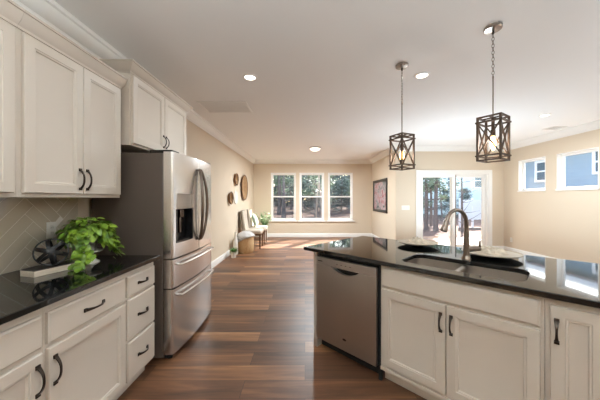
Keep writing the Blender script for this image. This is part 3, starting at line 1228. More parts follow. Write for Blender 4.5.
# riser board
bc = Vector((-1.572, 1.668))
ba = R(76)
t = thing('riser_board', 'whitewashed wooden riser board with dark top under the black orb', 'wooden board', (bc.x, bc.y, CT1), ba)
obj('board', MB().box(-0.165, 0.105, -0.058, 0.058, 0.0, 0.034), WHITEWASH, t, bevel=0.002)
obj('top_plate', MB().box(-0.163, 0.103, -0.056, 0.056, 0.034, 0.038), DARKTOP, t, bevel=0.001, label='dark stained board top')

# orb
r_ = 0.083
t = thing('decorative_orb', 'black open metal band orb resting on the riser board', 'ornament', (-1.588, 1.628, CT1 + 0.0385), 0)


def hoop(R3):
    m = MB()
    n = 48
    rings = []
    for i in range(n):
        a = 2 * PI * i / n
        c, s = math.cos(a), math.sin(a)
        ring = []
        for rr, hh in ((r_, -0.0095), (r_, 0.0095), (r_ - 0.006, 0.0095), (r_ - 0.006, -0.0095)):
            ring.append(R3 @ Vector((rr * c, rr * s, hh)) + Vector((0, 0, r_)))
        rings.append(ring)
    rings.append(rings[0])
    m.loft(rings, False, False)
    return m


OQ = Vector((0.60, -0.78, 0.24)).normalized().to_track_quat('Z', 'Y').to_matrix()
for k in range(3):
    obj('band', hoop(OQ @ Matrix.Rotation(R(60 * k + 12), 3, 'Z') @ Matrix.Rotation(PI / 2, 3, 'Y')), ORB, t)
obj('band', hoop(OQ), ORB, t)

# pedestal with the trailing plant
px_, py_ = -1.548, 1.858
t = thing('pedestal_stand', 'white pedestal stand holding up the leafy green plant', 'stand', (px_, py_, CT1), 0)
obj('foot', MB().lathe([(0.0, 0), (0.066, 0.0), (0.066, 0.006), (0.040, 0.022), (0.02, 0.045), (0.016, 0.068), (0.022, 0.0745)], 32), WHITECER, t)
obj('dish', MB().lathe([(0.0, 0.0745), (0.07, 0.0745), (0.082, 0.079), (0.083, 0.085), (0.07, 0.0835), (0.0, 0.0835)], 32), WHITECER, t)
zpot = CT1 + 0.085
t = thing('potted_plant', 'bright green trailing houseplant in a small patterned pot', 'plant', (px_, py_, zpot), 0)
obj('pot', MB().lathe([(0.0, 0.0), (0.040, 0.0), (0.046, 0.01), (0.056, 0.11), (0.058, 0.118), (0.052, 0.118), (0.050, 0.10), (0, 0.10)], 32), POTPATTERN, t)
obj('soil', MB().lathe([(0, 0.112), (0.048, 0.109), (0.050, 0.101), (0.0, 0.1005)], 20), SOIL, t)
fo, st = MB(), MB()
ORB_C = Vector((-1.588 - px_, 1.628 - py_, CT1 + 0.0385 + r_ - zpot))
for i in range(520):
    a = random.uniform(0, 2 * PI)
    el = math.asin(random.uniform(-0.45, 1.0))
    rr = random.uniform(0.55, 1.05)
    c = Vector((math.cos(a) * math.cos(el) * 0.150 * rr, math.sin(a) * math.cos(el) * 0.150 * rr, 0.105 + math.sin(el) * 0.125 * rr))
    # an opening at the front where the pot shows
    fa = (a - R(-42) + PI) % (2 * PI) - PI
    if abs(fa) < R(27) and c.z < 0.125:
        continue
    out = Vector((math.cos(a), math.sin(a), -0.9 + 1.1 * math.sin(el) + random.uniform(-0.5, 0.5)))
    nrm = Vector((math.cos(a) * math.cos(el), math.sin(a) * math.cos(el), 0.5 + math.sin(el))) + Vector((random.uniform(-.5, .5), random.uniform(-.5, .5), random.uniform(-.4, .4)))
    L = random.uniform(0.032, 0.056)
    leaf(fo, c, out, nrm, L, L * 0.85, 0.3)
    if i % 6 == 0:
        st.sweep([(0.01 * math.cos(a), 0.01 * math.sin(a), 0.105), (c.x * 0.5, c.y * 0.5, max(0.14, c.z + 0.03)), tuple(c)], 0.0016, 5)
# trailing stems (angle, reach, drop)
for a, reach, drop, n in ((R(-100), 0.115, 0.215, 40), (R(-86), 0.12, 0.19, 30), (R(-60), 0.19, 0.205, 46), (R(-68), 0.165, 0.18, 30), (R(-50), 0.17, 0.15, 22), (R(28), 0.125, 0.165, 36), (R(45), 0.12, 0.15, 30), (R(8), 0.12, 0.10, 16), (R(64), 0.12, 0.12, 16)):
    dx, dy = math.cos(a), math.sin(a)
    path = [Vector((dx * reach * q, dy * reach * q, 0.125 + 0.03 * q)) for q in (0.2, 0.6, 0.9)]
    for k in range(1, 7):
        path.append(Vector((dx * reach * (1 + 0.06 * k), dy * reach * (1 + 0.06 * k), 0.14 - (drop + 0.03) * k / 6)))
    for p in path:
        p.z = max(p.z, -0.078)
    st.sweep(path, 0.0017, 5)
    for i in range(n):
        q = 2 + (len(path) - 3) * random.random()
        k = int(q)
        c = path[k].lerp(path[min(k + 1, len(path) - 1)], q - k) + Vector((random.uniform(-.024, .024), random.uniform(-.024, .024), random.uniform(-.008, .012)))
        L = random.uniform(0.030, 0.052)
        c.z = max(c.z, -0.062)
        leaf(fo, c, (random.uniform(-1, 1) + dx, random.uniform(-1, 1) + dy, random.uniform(-1.1, 0.1)), (dx + random.uniform(-.4, .4), dy + random.uniform(-.4, .4), 0.7), L, L * 0.85, 0.25)
fo.v = [(max(v[0], XL + 0.02 - px_), v[1], max(v[2], -0.080)) for v in fo.v]
ORB_C = None
obj('foliage', fo, LEAF, t, ang=180, label='bright green heart-shaped leaves')
obj('stems', st, STEM, t)


# ------------------------------------------------------------------ wall plates
def outlet(loc, rz, label, gang=1, kind='outlet'):
    t = thing('wall_outlet' if kind == 'outlet' else 'light_switch', label, kind, loc, rz)
    W = 0.07 + 0.046 * (gang - 1)
    obj('cover_plate', MB().box(-W / 2, W / 2, -0.006, 0, -0.057, 0.057), PLASTICWHITE, t, bevel=0.002)
    for gI in range(gang):
        cx = (gI - (gang - 1) / 2) * 0.046
        if kind == 'outlet':
            for sz in (-0.02, 0.02):
                f = obj('receptacle', MB().lathe([(0.016, 0), (0.016, 0.002)], 16, M=Matrix.Translation((cx, -0.006, sz)) @ Matrix.Rotation(PI / 2, 4, 'X')), WHITECER, t)
                obj('slot', MB().box(cx - 0.007, cx - 0.005, -0.0086, -0.0081, sz - 0.004, sz + 0.004).box(cx + 0.005, cx + 0.007, -0.0086, -0.0081, sz - 0.004, sz + 0.004), BLACK, f, smooth=False)
        else:
            obj('rocker', MB().box(cx - 0.016, cx + 0.016, -0.009, -0.0062, -0.033, 0.033), WHITECER, t, bevel=0.001)


outlet((XL + 0.0125, 1.86, 1.145), PI / 2, 'white outlet on the beige tile backsplash behind the orb')
outlet((XR - 0.001, 6.55, 0.33), -PI / 2, 'white outlet low on the right wall near the glass door')
outlet((PX(405.5, YD), YD - 0.001, 1.13), 0, 'white four-gang light switch left of the sliding door', 4, 'light switch')


# ------------------------------------------------------------------ pendants
def pendant(loc, rz, label, zc1):
    t = thing('pendant_light', label, 'pendant lamp', (loc[0], loc[1], 0), rz, 'lantern pendants over the island')
    obj('canopy', MB().lathe([(0.0, H - 0.03), (0.018, H - 0.03), (0.058, H - 0.024), (0.063, H - 0.018), (0.063, H - 0.0005), (0.0, H - 0.0005)], 32), NICKEL, t, label='brushed nickel ceiling canopy')
    obj('canopy_loop', MB().lathe([(0.0, H - 0.06), (0.008, H - 0.058), (0.010, H - 0.045), (0.006, H - 0.03)], 12), BRONZE, t)
    m = MB()
    ztop = H - 0.055
    zb, zt = 1.668, 2.022
    z = ztop
    k = 0
    while z > zc1:
        n = 14
        pts = []
        for i in range(n + 1):
            a = 2 * PI * i / n
            x, zz = 0.0085 * math.cos(a), 0.017 * math.sin(a)
            pts.append((x, 0, z - 0.015 + zz) if k % 2 == 0 else (0, x, z - 0.015 + zz))
        m.sweep(pts, 0.0021, 6, up=(0, 1, 0) if k % 2 == 0 else (1, 0, 0), caps=False)
        z -= 0.027
        k += 1
    obj('chain', m, PEWTER, t)
    obj('rod', MB().lathe([(0.0, z + 0.016), (0.006, z + 0.012), (0.0065, z), (0.0055, z - 0.01), (0.0055, zt - 0.005), (0.0, zt - 0.005)], 12), PEWTER, t)
    s = 0.079
    fr = MB()
    for sx in (-1, 1):
        for sy in (-1, 1):
            fr.box(sx * s - 0.008, sx * s + 0.008, sy * s - 0.008, sy * s + 0.008, zb, zt)
    obj('corner_posts', fr, LANTERN, t, bevel=0.0015)
    for z0 in (zt - 0.012, zt - 0.052, zb, zb + 0.036):
        ex = 0.0 if z0 in (zt - 0.012, zb) else 0.006
        m = MB()
        e = s + 0.008 + ex
        hgt = 0.012
        m.box(-e, e, -e, -e + 0.015, z0, z0 + hgt).box(-e, e, e - 0.015, e, z0, z0 + hgt)
        m.box(-e, -e + 0.015, -e + 0.015, e - 0.015, z0, z0 + hgt).box(e - 0.015, e, -e + 0.015, e - 0.015, z0, z0 + hgt)
        obj('frame_ring', m, LANTERN, t, bevel=0.0015)
    z0, z1 = zb + 0.048, zt - 0.052
    for k in range(4):
        Mk = Matrix.Rotation(PI / 2 * k, 4, 'Z')
        m = MB()
        m.bar(Mk @ Vector((-s, -s, z0)), Mk @ Vector((s, -s, z1)), 0.010, 0.009)
        m.bar(Mk @ Vector((s, -s, z0)), Mk @ Vector((-s, -s, z1)), 0.010, 0.009)
        obj('cross_brace', m, LANTERN, t)
    m = MB().bar((-s, 0, zt - 0.006), (s, 0, zt - 0.006), 0.010, 0.010).bar((0, -s, zt - 0.006), (0, s, zt - 0.006), 0.010, 0.010)
    obj('top_cross', m, LANTERN, t)
    obj('socket', MB().lathe([(0.0, zt - 0.012), (0.012, zt - 0.012), (0.012, zt - 0.10), (0.017, zt - 0.105), (0.017, zt - 0.155), (0.0, zt - 0.155)], 16), LANTERN, t)
    zbv = zt - 0.155
    obj('bulb', MB().lathe([(0.0, zbv), (0.011, zbv), (0.012, zbv - 0.01), (0.023, zbv - 0.05), (0.021, zbv - 0.075), (0.010, zbv - 0.105), (0.0, zbv - 0.118)], 16), BULB, t, label='warm glowing bulb')
    light('pendant_glow', 'POINT', (0, 0, zbv - 0.06), PENDANT_W, (1.0, 0.95, 0.88), t, 0.04)


pendant((0.995, 2.668), R(-65.5 + 90), 'lantern pendant with crossed bars hanging nearer the framed print', 2.36)
pendant((1.502, 2.077), R(-56 + 90), 'lantern pendant with crossed bars hanging nearer the high windows', 2.36)


# ------------------------------------------------------------------ recessed and flush ceiling lights, added fill lamps
def downlight(x, y, label, power=DOWNLIGHT_W):
    t = thing('recessed_light', label, 'ceiling light', (x, y, H), 0, 'recessed ceiling lights')
    obj('trim_ring', MB().lathe([(0.058, -0.004), (0.062, -0.012), (0.082, -0.006), (0.086, -0.0005), (0.058, -0.0005)], 32), TRIM, t)
    obj('lens', MB().lathe([(0.0, -0.006), (0.058, -0.005), (0.058, -0.001), (0.0, -0.001)], 28), LENS, t, label='glowing frosted lens')
    light('downlight', 'AREA', (0, 0, -0.014), power, LAMP_COL, t, 0.11, R(170))


downlight(-0.62, 2.93, 'round recessed light in the ceiling between the vent and the fridge cabinet')
downlight(1.298, 2.884, 'round recessed light in the ceiling between the two pendants')
downlight(3.94, 4.27, 'round recessed light in the ceiling near the high windows', 26.0)
downlight(-0.55, -0.6, 'added unseen fill light recessed in the ceiling behind the viewer on the left', 4.0)  # this and the cans below are unseen, added for fill
downlight(1.6, -0.6, 'added unseen fill light recessed in the ceiling behind the viewer in the middle', 4.0)
downlight(3.94, 1.2, 'added unseen fill light recessed in the ceiling over the dining side', 16.0)
downlight(3.94, -1.2, 'added unseen fill light recessed in the ceiling at the back of the dining side')
downlight(-0.62, 0.9, 'added unseen fill light recessed in the ceiling over the left counter aisle')


def dome(x, y, label, power=DOME_W):
    t = thing('flush_ceiling_light', label, 'ceiling light', (x, y, H), 0)
    obj('rim', MB().lathe([(0.0, -0.0005), (0.15, -0.0005), (0.155, -0.02), (0.148, -0.028), (0.0, -0.028)], 36), NICKEL, t)
    obj('dome_shade', MB().lathe([(0.14, -0.029), (0.125, -0.055), (0.09, -0.078), (0.045, -0.09), (0.0, -0.093)], 36), DOMEGLASS, t, label='glowing frosted dome')
    light('dome_lamp', 'AREA', (0, 0, -0.10), power, LAMP_COL, t, 0.2, R(178))


dome(0.27, 7.0, 'round flush dome light on the living room ceiling')


def globe(x, y, label, drop=0.75, power=FILL_GLOBE_W):  # unseen globes added as soft fill from behind
    t = thing('fill_globe', label, 'pendant lamp', (x, y, H), 0)
    obj('canopy', MB().lathe([(0.0, -0.0005), (0.06, -0.0005), (0.06, -0.02), (0.0, -0.024)], 24), NICKEL, t)
    obj('rod', MB().lathe([(0.0, -0.02), (0.005, -0.02), (0.005, -drop + 0.13), (0.0, -drop + 0.13)], 10), NICKEL, t)
    obj('globe_shade', MB().lathe([(0.0, -drop + 0.13)] + [(0.13 * math.sin(PI * i / 16), -drop + 0.13 * math.cos(PI * i / 16)) for i in range(1, 16)] + [(0.0, -drop - 0.13)], 28), FILLGLOBE, t)
    light('globe_fill', 'POINT', (0, 0, -drop), power, LAMP_COL, t, 0.10)


globe(0.9, -1.5, 'added unseen fill globe behind the viewer near the back wall')
globe(3.7, -0.6, 'added unseen fill globe over the dining side behind the viewer')


def fill_torchiere(x, y, label, power=FILL_TORCH_W):  # uplights added out of view to brighten the ceiling
    t = thing('fill_floor_lamp', label, 'added fill lamp', (x, y, 0), 0)
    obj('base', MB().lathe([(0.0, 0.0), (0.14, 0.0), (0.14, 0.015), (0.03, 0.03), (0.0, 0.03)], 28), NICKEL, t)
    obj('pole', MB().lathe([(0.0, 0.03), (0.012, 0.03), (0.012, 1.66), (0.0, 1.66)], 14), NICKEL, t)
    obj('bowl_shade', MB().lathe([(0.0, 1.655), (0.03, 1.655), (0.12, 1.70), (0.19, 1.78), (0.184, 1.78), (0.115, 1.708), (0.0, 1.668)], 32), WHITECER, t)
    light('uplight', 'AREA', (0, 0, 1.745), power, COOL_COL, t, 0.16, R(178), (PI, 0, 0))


fill_torchiere(3.9, 0.3, 'added fill uplight on the dining side, out of view', 62.0)
fill_torchiere(-0.2, -0.95, 'added fill uplight behind the viewer, out of view')


def fill_can_uplight(x, y, power, label):  # lamp added out of sight to even the ceiling light
    t = thing('fill_can_uplight', label, 'added fill lamp', (x, y, 0), 0)
    obj('can', MB().lathe([(0.0, 0.0), (0.085, 0.0), (0.085, 0.24), (0.078, 0.24), (0.076, 0.17), (0.0, 0.165)], 28), WHITECER, t)
    light('uplight', 'AREA', (0, 0, 0.235), power, COOL_COL, t, 0.14, R(178), (PI, 0, 0))


fill_can_uplight(3.05, 5.15, 46.0, 'added low fill uplight hidden on the floor behind the island')



def vent(x0, x1, y0, y1, n, label, along='x'):
    t = thing('ceiling_vent', label, 'vent', ((x0 + x1) / 2, (y0 + y1) / 2, H), 0)
    a, b_ = (x1 - x0) / 2, (y1 - y0) / 2
    m = MB()
    m.box(-a, a, -b_, -b_ + 0.03, -0.012, -0.0005).box(-a, a, b_ - 0.03, b_, -0.012, -0.0005)
    m.box(-a, -a + 0.03, -b_ + 0.03, b_ - 0.03, -0.012, -0.0005).box(a - 0.03, a, -b_ + 0.03, b_ - 0.03, -0.012, -0.0005)
    obj('vent_frame', m, TRIM, t, bevel=0.002)
    sl = MB()
    for i in range(n):
        yy = -b_ + 0.035 + (2 * b_ - 0.07) * (i + 0.5) / n
        Mx = Matrix.Translation((0, yy, -0.0065)) @ Matrix.Rotation(R(7), 4, 'X')
        sl.box(-a + 0.03, a - 0.03, -0.0071, 0.0071, -0.0006, 0.0006, Mx)
    obj('louver_grille', sl, TRIM, t, smooth=False)
    obj('duct_backing', MB().box(-a + 0.03, a - 0.03, -b_ + 0.03, b_ - 0.03, -0.0015, -0.0005), mat('duct_shadow', (205, 203, 200), 0.9), t, smooth=False)


vent(-1.54, -0.83, 3.66, 4.12, 26, 'large white return air grille in the ceiling')
vent(4.70, 4.98, 4.93, 5.17, 8, 'small white air register in the ceiling near the right wall')

# ------------------------------------------------------------------ living room pieces
random.seed(5)
# framed print on the wall_picture (faces -x)
t = thing('framed_print', 'black framed pink floral print hanging on the short pale wall', 'picture', (XM - 0.001, 8.20, 1.455), -PI / 2)
m = MB()
frame_rect(m, -0.74, 0.74, -0.51, 0.51, 0.085, -0.035, 0.0)
obj('picture_frame', m, MATBOARD, t, bevel=0.008)
obj('print', MB().box(-0.66, 0.66, -0.014, -0.004, -0.43, 0.43), ART, t, smooth=False)


def wall_basket(y, z, r, material, label, depth=0.05, ring=False):
    Mx = Matrix.Rotation(PI / 2, 4, 'Y')
    t = thing('wall_basket', label, 'wall decoration', (XL + 0.002, y, z), 0, 'woven discs on the left wall')
    m = MB()
    if ring:
        pts = [(0.012, r * math.cos(2 * PI * i / 32), r * math.sin(2 * PI * i / 32)) for i in range(33)]
        obj('hoop', MB().sweep(pts, 0.011, 8, caps=False), material, t)
        obj('bowl', MB().lathe([(0, 0.002), (r * 0.97, 0.010), (r * 0.97, 0.014), (0, 0.006)], 32, M=Mx), material, t)
        return
    m.lathe([(0.0, 0.001), (r * 0.72, 0.001), (r * 0.95, depth * 0.7), (r, depth), (r * 0.96, depth), (r * 0.70, 0.010), (0.0, 0.008)], 40, M=Mx)
    obj('bowl', m, material, t)
    for q in (0.3, 0.55, 0.8):
        xx = 0.012 if q < 0.7 else 0.03
        pts = [(xx, r * q * math.cos(2 * PI * i / 32), r * q * math.sin(2 * PI * i / 32)) for i in range(33)]
        obj('woven_rib', MB().sweep(pts, 0.005, 6, caps=False), OAK, t)
    pts = [(depth, r * 0.98 * math.cos(2 * PI * i / 36), r * 0.98 * math.sin(2 * PI * i / 36)) for i in range(37)]
    obj('rim', MB().sweep(pts, 0.011, 8, caps=False), CHAIRWOOD, t)


def ZP(py, D):
    return CAM_Z + (198.5 - py) / 260.0 * D


def YP(px):
    return (XL + 0.03) / ((px - 305.0) / 260.0)


wall_basket(YP(244.1), ZP(187.5, YP(244.1)), 0.37, SEAGRASS, 'largest round woven wall basket, brown')
wall_basket(YP(236.0), ZP(179.3, YP(236.0)), 0.155, SEAGRASS, 'small brown woven wall basket beside the top of the largest')
wall_basket(YP(230.4), ZP(198.0, YP(230.4)), 0.15, SEAGRASS, 'small brown woven wall basket nearest the fridge')
wall_basket(YP(236.6), ZP(197.2, YP(236.6)), 0.175, WHITECER, 'pale round wall disc between the brown woven baskets', ring=True)


def chair(y, label):
    t = thing('upholstered_chair', label, 'chair', (-1.44, y, 0), PI / 2, 'chairs along the left wall')
    # local -y = world +x (front), local x = world y
    sp = rrect(-0.235, 0.235, -0.25, 0.21, 0.05, 5)
    m = MB()
    m.loft([[(x * k, y_ * k, z) for x, y_ in sp] for k, z in ((0.97, 0.41), (1.0, 0.425), (1.0, 0.485), (0.97, 0.503), (0.85, 0.515))])
    obj('seat', m, UPHOL, t, ang=60)
    # backrest: curved slab
    rings = []
    for i in range(9):
        q = i / 8
        z = 0.47 + 0.56 * q
        yc = 0.20 + 0.075 * q
        hw = 0.225 * (1 - 0.10 * q ** 3)
        th = 0.034 * (1 - 0.35 * q)
        prof = []
        for sx, yy in ((-1, -1), (-0.5, -1), (0, -1), (0.5, -1), (1, -1), (1, 1), (0.5, 1), (0, 1), (-0.5, 1), (-1, 1)):
            prof.append((sx * hw, yc + yy * th + 0.022 * (1 - sx * sx), z))
        rings.append(prof)
    bk = obj('backrest', MB().loft(rings), UPHOL, t, ang=60, bevel=0.012)
    rb = []
    for i in range(9):
        q = i / 8
        z = 0.44 + 0.595 * q
        yc = 0.20 + 0.075 * q
        hw = 0.230 * (1 - 0.10 * q ** 3)
        th = 0.034 * (1 - 0.35 * q)
        rb.append([(sx * hw, yc + th + 0.004 + yy + 0.022 * (1 - sx * sx), z) for sx, yy in ((-1, 0), (-0.5, 0), (0, 0), (0.5, 0), (1, 0), (1, 0.014), (0.5, 0.014), (0, 0.014), (-0.5, 0.014), (-1, 0.014))])
    obj('back_shell', MB().loft(rb), UPHOLBACK, t, ang=60, label='darker taupe back of the backrest')
    for sx in (-1, 1):
        m = MB()
        m.loft([[(sx * 0.205 + a * s, -0.215 + b * s, z) for a, b in ((-1, -1), (1, -1), (1, 1), (-1, 1))] for s, z in ((0.016, 0.0), (0.024, 0.41))])
        obj('leg', m, CHAIRWOOD, t, bevel=0.003)
        m = MB()
        m.loft([[(sx * 0.20 + a * s, yy + b * s, z) for a, b in ((-1, -1), (1, -1), (1, 1), (-1, 1))] for s, yy, z in ((0.015, 0.25, 0.0), (0.022, 0.175, 0.41))])
        obj('leg', m, CHAIRWOOD, t, bevel=0.003)
    obj('apron', MB().box(-0.21, 0.21, -0.225, 0.19, 0.355, 0.409), CHAIRWOOD, t, bevel=0.004)
    return t


chair(7.28, 'oatmeal upholstered chair beside the wicker basket')
chair(8.02, 'oatmeal upholstered chair with a sage green pillow, nearer the far windows')

# pillow on the second chair
m = MB()
N = 14
rings = []
for i in range(N + 1):
    u = -1 + 2 * i / N
    ring = []
    for k in range(24):
        a = 2 * PI * k / 24
        v = math.cos(a)
        th = math.sin(a)
        edge = (1 - u ** 4) * (1 - v ** 4)
        ring.append((0.2 * u * (1 - 0.06 * v * v), th * 0.065 * max(0, edge) ** 0.5, 0.2 * v * (1 - 0.06 * u * u)))
    rings.append(ring)
m.loft(rings)
o = obj('throw_pillow', m, PILLOW, loc=(-1.545, 8.02, 0.712), rot=(R(-20), 0, PI / 2), ang=180)
setp(o, 'sage green square pillow leaning on the chair back', 'pillow')

# wicker basket and throw
bx_, by_ = -1.515, 6.62
t = thing('wicker_basket', 'tan wicker floor basket in front of the chairs', 'basket', (bx_, by_, 0), 0)
obj('basket_wall', MB().lathe([(0.0, 0.0), (0.185, 0.0), (0.205, 0.03), (0.212, 0.2), (0.205, 0.40), (0.212, 0.42), (0.198, 0.425), (0.19, 0.40), (0.19, 0.03), (0.0, 0.02)], 40), WICKER, t)
pts = [(0.206 * math.cos(2 * PI * i / 40), 0.206 * math.sin(2 * PI * i / 40), 0.42) for i in range(41)]
obj('rim', MB().sweep(pts, 0.012, 8, caps=False), WICKER, t)
m = MB()
rings = []
for k in range(16):
    q = k / 15
    ring = []
    for i in range(40):
        a = 2 * PI * i / 40
        lobe = 0.5 + 0.5 * math.cos(a - R(205))
        if q < 0.55:
            rr = 0.225 * q / 0.55
            z = 0.435 + 0.095 * (1 - (q / 0.55) ** 2) + 0.03 * noise.noise(Vector((rr * math.cos(a) * 14, rr * math.sin(a) * 14, 2)))
        else:
            e = (q - 0.55) / 0.45
            rr = 0.225 + 0.012 * math.sin(e * PI) + 0.006 * math.sin(a * 9)
            z = 0.435 - e * (0.03 + 0.15 * lobe ** 3)
        ring.append((rr * math.cos(a), rr * math.sin(a), z))
    rings.append(ring)
m.loft(rings, True, False)
o = obj('throw_blanket', m, THROW, loc=(bx_, by_, 0.008), ang=180)
setp(o, 'grey and white striped throw spilling over the wicker basket', 'blanket')

# vase shape for an unidentified pale object, small potted plant by the wall
o = obj('vase_shape', MB().lathe([(0.0, 0.0), (0.05, 0.0), (0.062, 0.04), (0.064, 0.2), (0.052, 0.34), (0.03, 0.44), (0.024, 0.52), (0.03, 0.545), (0.024, 0.545), (0.018, 0.5), (0.0, 0.48)], 28), WHITECER,
        loc=(-1.70, 6.36, 0))
setp(o, 'tall slim white vase-shaped object between the wall and the wicker basket', 'vase')
t = thing('small_potted_plant', 'small fern in a white pot on the floor by the baseboard', 'plant', (-1.655, 6.02, 0), 0)
obj('pot', MB().lathe([(0.0, 0.0), (0.052, 0.0), (0.072, 0.13), (0.074, 0.145), (0.066, 0.145), (0.062, 0.12), (0.0, 0.12)], 24), WHITECER, t)
obj('soil', MB().lathe([(0.0, 0.127), (0.06, 0.126), (0.06, 0.1205), (0, 0.1205)], 16), SOIL, t)
fo = MB()
for i in range(90):
    a = random.uniform(0, 2 * PI)
    e = random.uniform(0.1, 1.4)
    L = random.uniform(0.07, 0.13)
    leaf(fo, (0.03 * math.cos(a), 0.03 * math.sin(a), 0.13), (math.cos(a) * math.cos(e), math.sin(a) * math.cos(e), math.sin(e)), (0, 0, 1), L, 0.022, 0.35, 0)
obj('foliage', fo, LEAF2, t, ang=180)

# eucalyptus arrangement by the far corner
t = thing('corner_plant', 'pale green leafy stems in a pot beyond the chairs', 'plant', (-1.36, 8.72, 0), 0)
obj('pot', MB().lathe([(0.0, 0.0), (0.085, 0.0), (0.10, 0.05), (0.095, 0.36), (0.08, 0.42), (0.07, 0.42), (0.08, 0.34), (0.0, 0.33)], 28), WHITECER, t)
fo, st = MB(), MB()
for i in range(26):
    a = random.uniform(0, 2 * PI)
    sp = random.uniform(0.08, 0.34)
    top = random.uniform(0.62, 0.96)
    pts = [Vector((0.02 * math.cos(a), 0.02 * math.sin(a), 0.34)), Vector((sp * 0.4 * math.cos(a), sp * 0.4 * math.sin(a), 0.34 + (top - 0.34) * 0.55)), Vector((sp * math.cos(a), sp * math.sin(a), top))]
    st.sweep(pts, 0.003, 5)
    for k in range(13):
        q = 0.25 + 0.75 * k / 12
        c = pts[0].lerp(pts[1], min(1, q * 2)) if q < 0.5 else pts[1].lerp(pts[2], q * 2 - 1)
        leaf(fo, c, (random.uniform(-1, 1), random.uniform(-1, 1), random.uniform(-0.3, 0.8)), (0, 0, 1), 0.06, 0.045, 0.2, 0)
obj('foliage', fo, LEAF3, t, ang=180)
obj('stems', st, STEM, t)

# ------------------------------------------------------------------ outside
random.seed(8)
gm = MB()
nx, ny = 60, 60
gx0, gx1, gy0, gy1 = -30.0, 40.0, -20.0, 60.0
vs = []
for j in range(ny + 1):
    for i in range(nx + 1):
        x, y = gx0 + (gx1 - gx0) * i / nx, gy0 + (gy1 - gy0) * j / ny
        inside = -2.5 < x < 6.5 and -3.5 < y < 10.3
        z = -0.16 + (0 if inside else 0.10 * noise.noise(Vector((x * 0.3, y * 0.3, 0)))) - (0.05 if inside else 0)
        dist = max(0, y - 14)
        z += dist * 0.012
        vs.append((x, y, z))
fs = [(j * (nx + 1) + i, j * (nx + 1) + i + 1, (j + 1) * (nx + 1) + i + 1, (j + 1) * (nx + 1) + i) for j in range(ny) for i in range(nx)]
gm.add(vs, fs)
struct('ground', gm, LITTER, 'reddish leaf-covered ground outside the house', ang=180)


o = obj('patio_slab', MB().box(2.7, 6.2, YD + T + 0.02, 9.6, -0.30, -0.06), mat('pale_concrete', (206, 200, 192), 0.85, var=0.08, vscale=3), bevel=0.01)
setp(o, 'pale concrete patio slab just outside the sliding glass door', 'patio', None, 'structure')


def gz(x, y):
    return -0.22 + max(0, y - 14) * 0.012


def trunk_mesh(h, r, lean, seed, nb):
    rnd = random.Random(seed)
    m = MB()
    pts, rad = [], []
    for i in range(13):
        q = i / 12
        pts.append(Vector((lean * q * h + 0.08 * math.sin(q * 5 + seed), 0.06 * math.sin(q * 4 + seed * 2), q * h)))
        rad.append(r * (1.25 if i == 0 else 1.0) * (1 - 0.75 * q))
    m.sweep(pts, rad, 9, up=(1, 0, 0))
    for k in range(nb):
        q = rnd.uniform(0.12, 0.92)
        i = int(q * 12)
        p = pts[i]
        a = rnd.uniform(0, 2 * PI)
        L = rnd.uniform(0.5, 1.6) * (1.1 - q * 0.5)
        d = Vector((math.cos(a), math.sin(a), rnd.uniform(0.0, 0.6)))
        m.sweep([p, p + d * L * 0.5, p + d * L + Vector((0, 0, 0.1 * L))], [rad[i] * 0.35, rad[i] * 0.2, 0.006], 5)
    return m


def crown_mesh(h, z0, rmax, n, seed, size=0.16, conic=True):
    rnd = random.Random(seed)
    m = MB()
    clumps = []
    for k in range(max(10, n // 40)):
        q = rnd.random() ** 0.8
        z = z0 + (h - z0) * q
        rr = rmax * ((1 - q) * 0.85 + 0.15 if conic else math.sin(PI * (0.15 + 0.8 * q)))
        a = rnd.uniform(0, 2 * PI)
        rad = rr * rnd.random() ** 0.5
        clumps.append(Vector((rad * math.cos(a), rad * math.sin(a), z)))
    for k in range(n):
        c = clumps[k % len(clumps)] + Vector((rnd.gauss(0, 0.22), rnd.gauss(0, 0.22), rnd.gauss(0, 0.14)))
        d = Vector((rnd.uniform(-1, 1), rnd.uniform(-1, 1), rnd.uniform(-0.6, 0.4))).normalized()
        s = d.cross(Vector((rnd.uniform(-1, 1), rnd.uniform(-1, 1), rnd.uniform(-1, 1)))).normalized()
        L = size * rnd.uniform(0.6, 1.4)
        m.add([c, c + d * L * 0.5 + s * L * 0.22, c + d * L, c + d * L * 0.5 - s * L * 0.22], [(0, 1, 2, 3)])
    return m


def me_of(m, name, material, smooth=True):
    o = obj(name, m, material, ang=60, smooth=smooth)
    d = o.data
    bpy.data.objects.remove(o)
    return d


KINDS = [
    # trunk, crown
    (me_of(trunk_mesh(10.0, 0.17, 0.01, 1, 14), 'trunk', BARK), me_of(crown_mesh(10.5, 3.2, 1.9, 2400, 1, 0.26), 'crown', NEEDLE, False)),
    (me_of(trunk_mesh(9.0, 0.13, -0.015, 2, 18), 'trunk', BARK), me_of(crown_mesh(9.5, 1.6, 1.6, 2400, 2, 0.24), 'crown', NEEDLE, False)),
    (me_of(trunk_mesh(6.5, 0.10, 0.02, 3, 10), 'trunk', BARK), me_of(crown_mesh(7.0, 0.3, 1.5, 3200, 3, 0.22), 'crown', NEEDLEB, False)),
    (me_of(trunk_mesh(9.0, 0.085, 0.04, 4, 26), 'trunk', BARK), me_of(crown_mesh(9.5, 4.0, 1.2, 900, 4, 0.2), 'crown', NEEDLE, False)),
]
LAB = ['straight tall pine in the woods outside, high needle crown', 'thin pine in the woods outside, needles from low down',
       'dark bushy cedar in the woods outside, green to the ground', 'slender nearly bare tree in the woods outside']


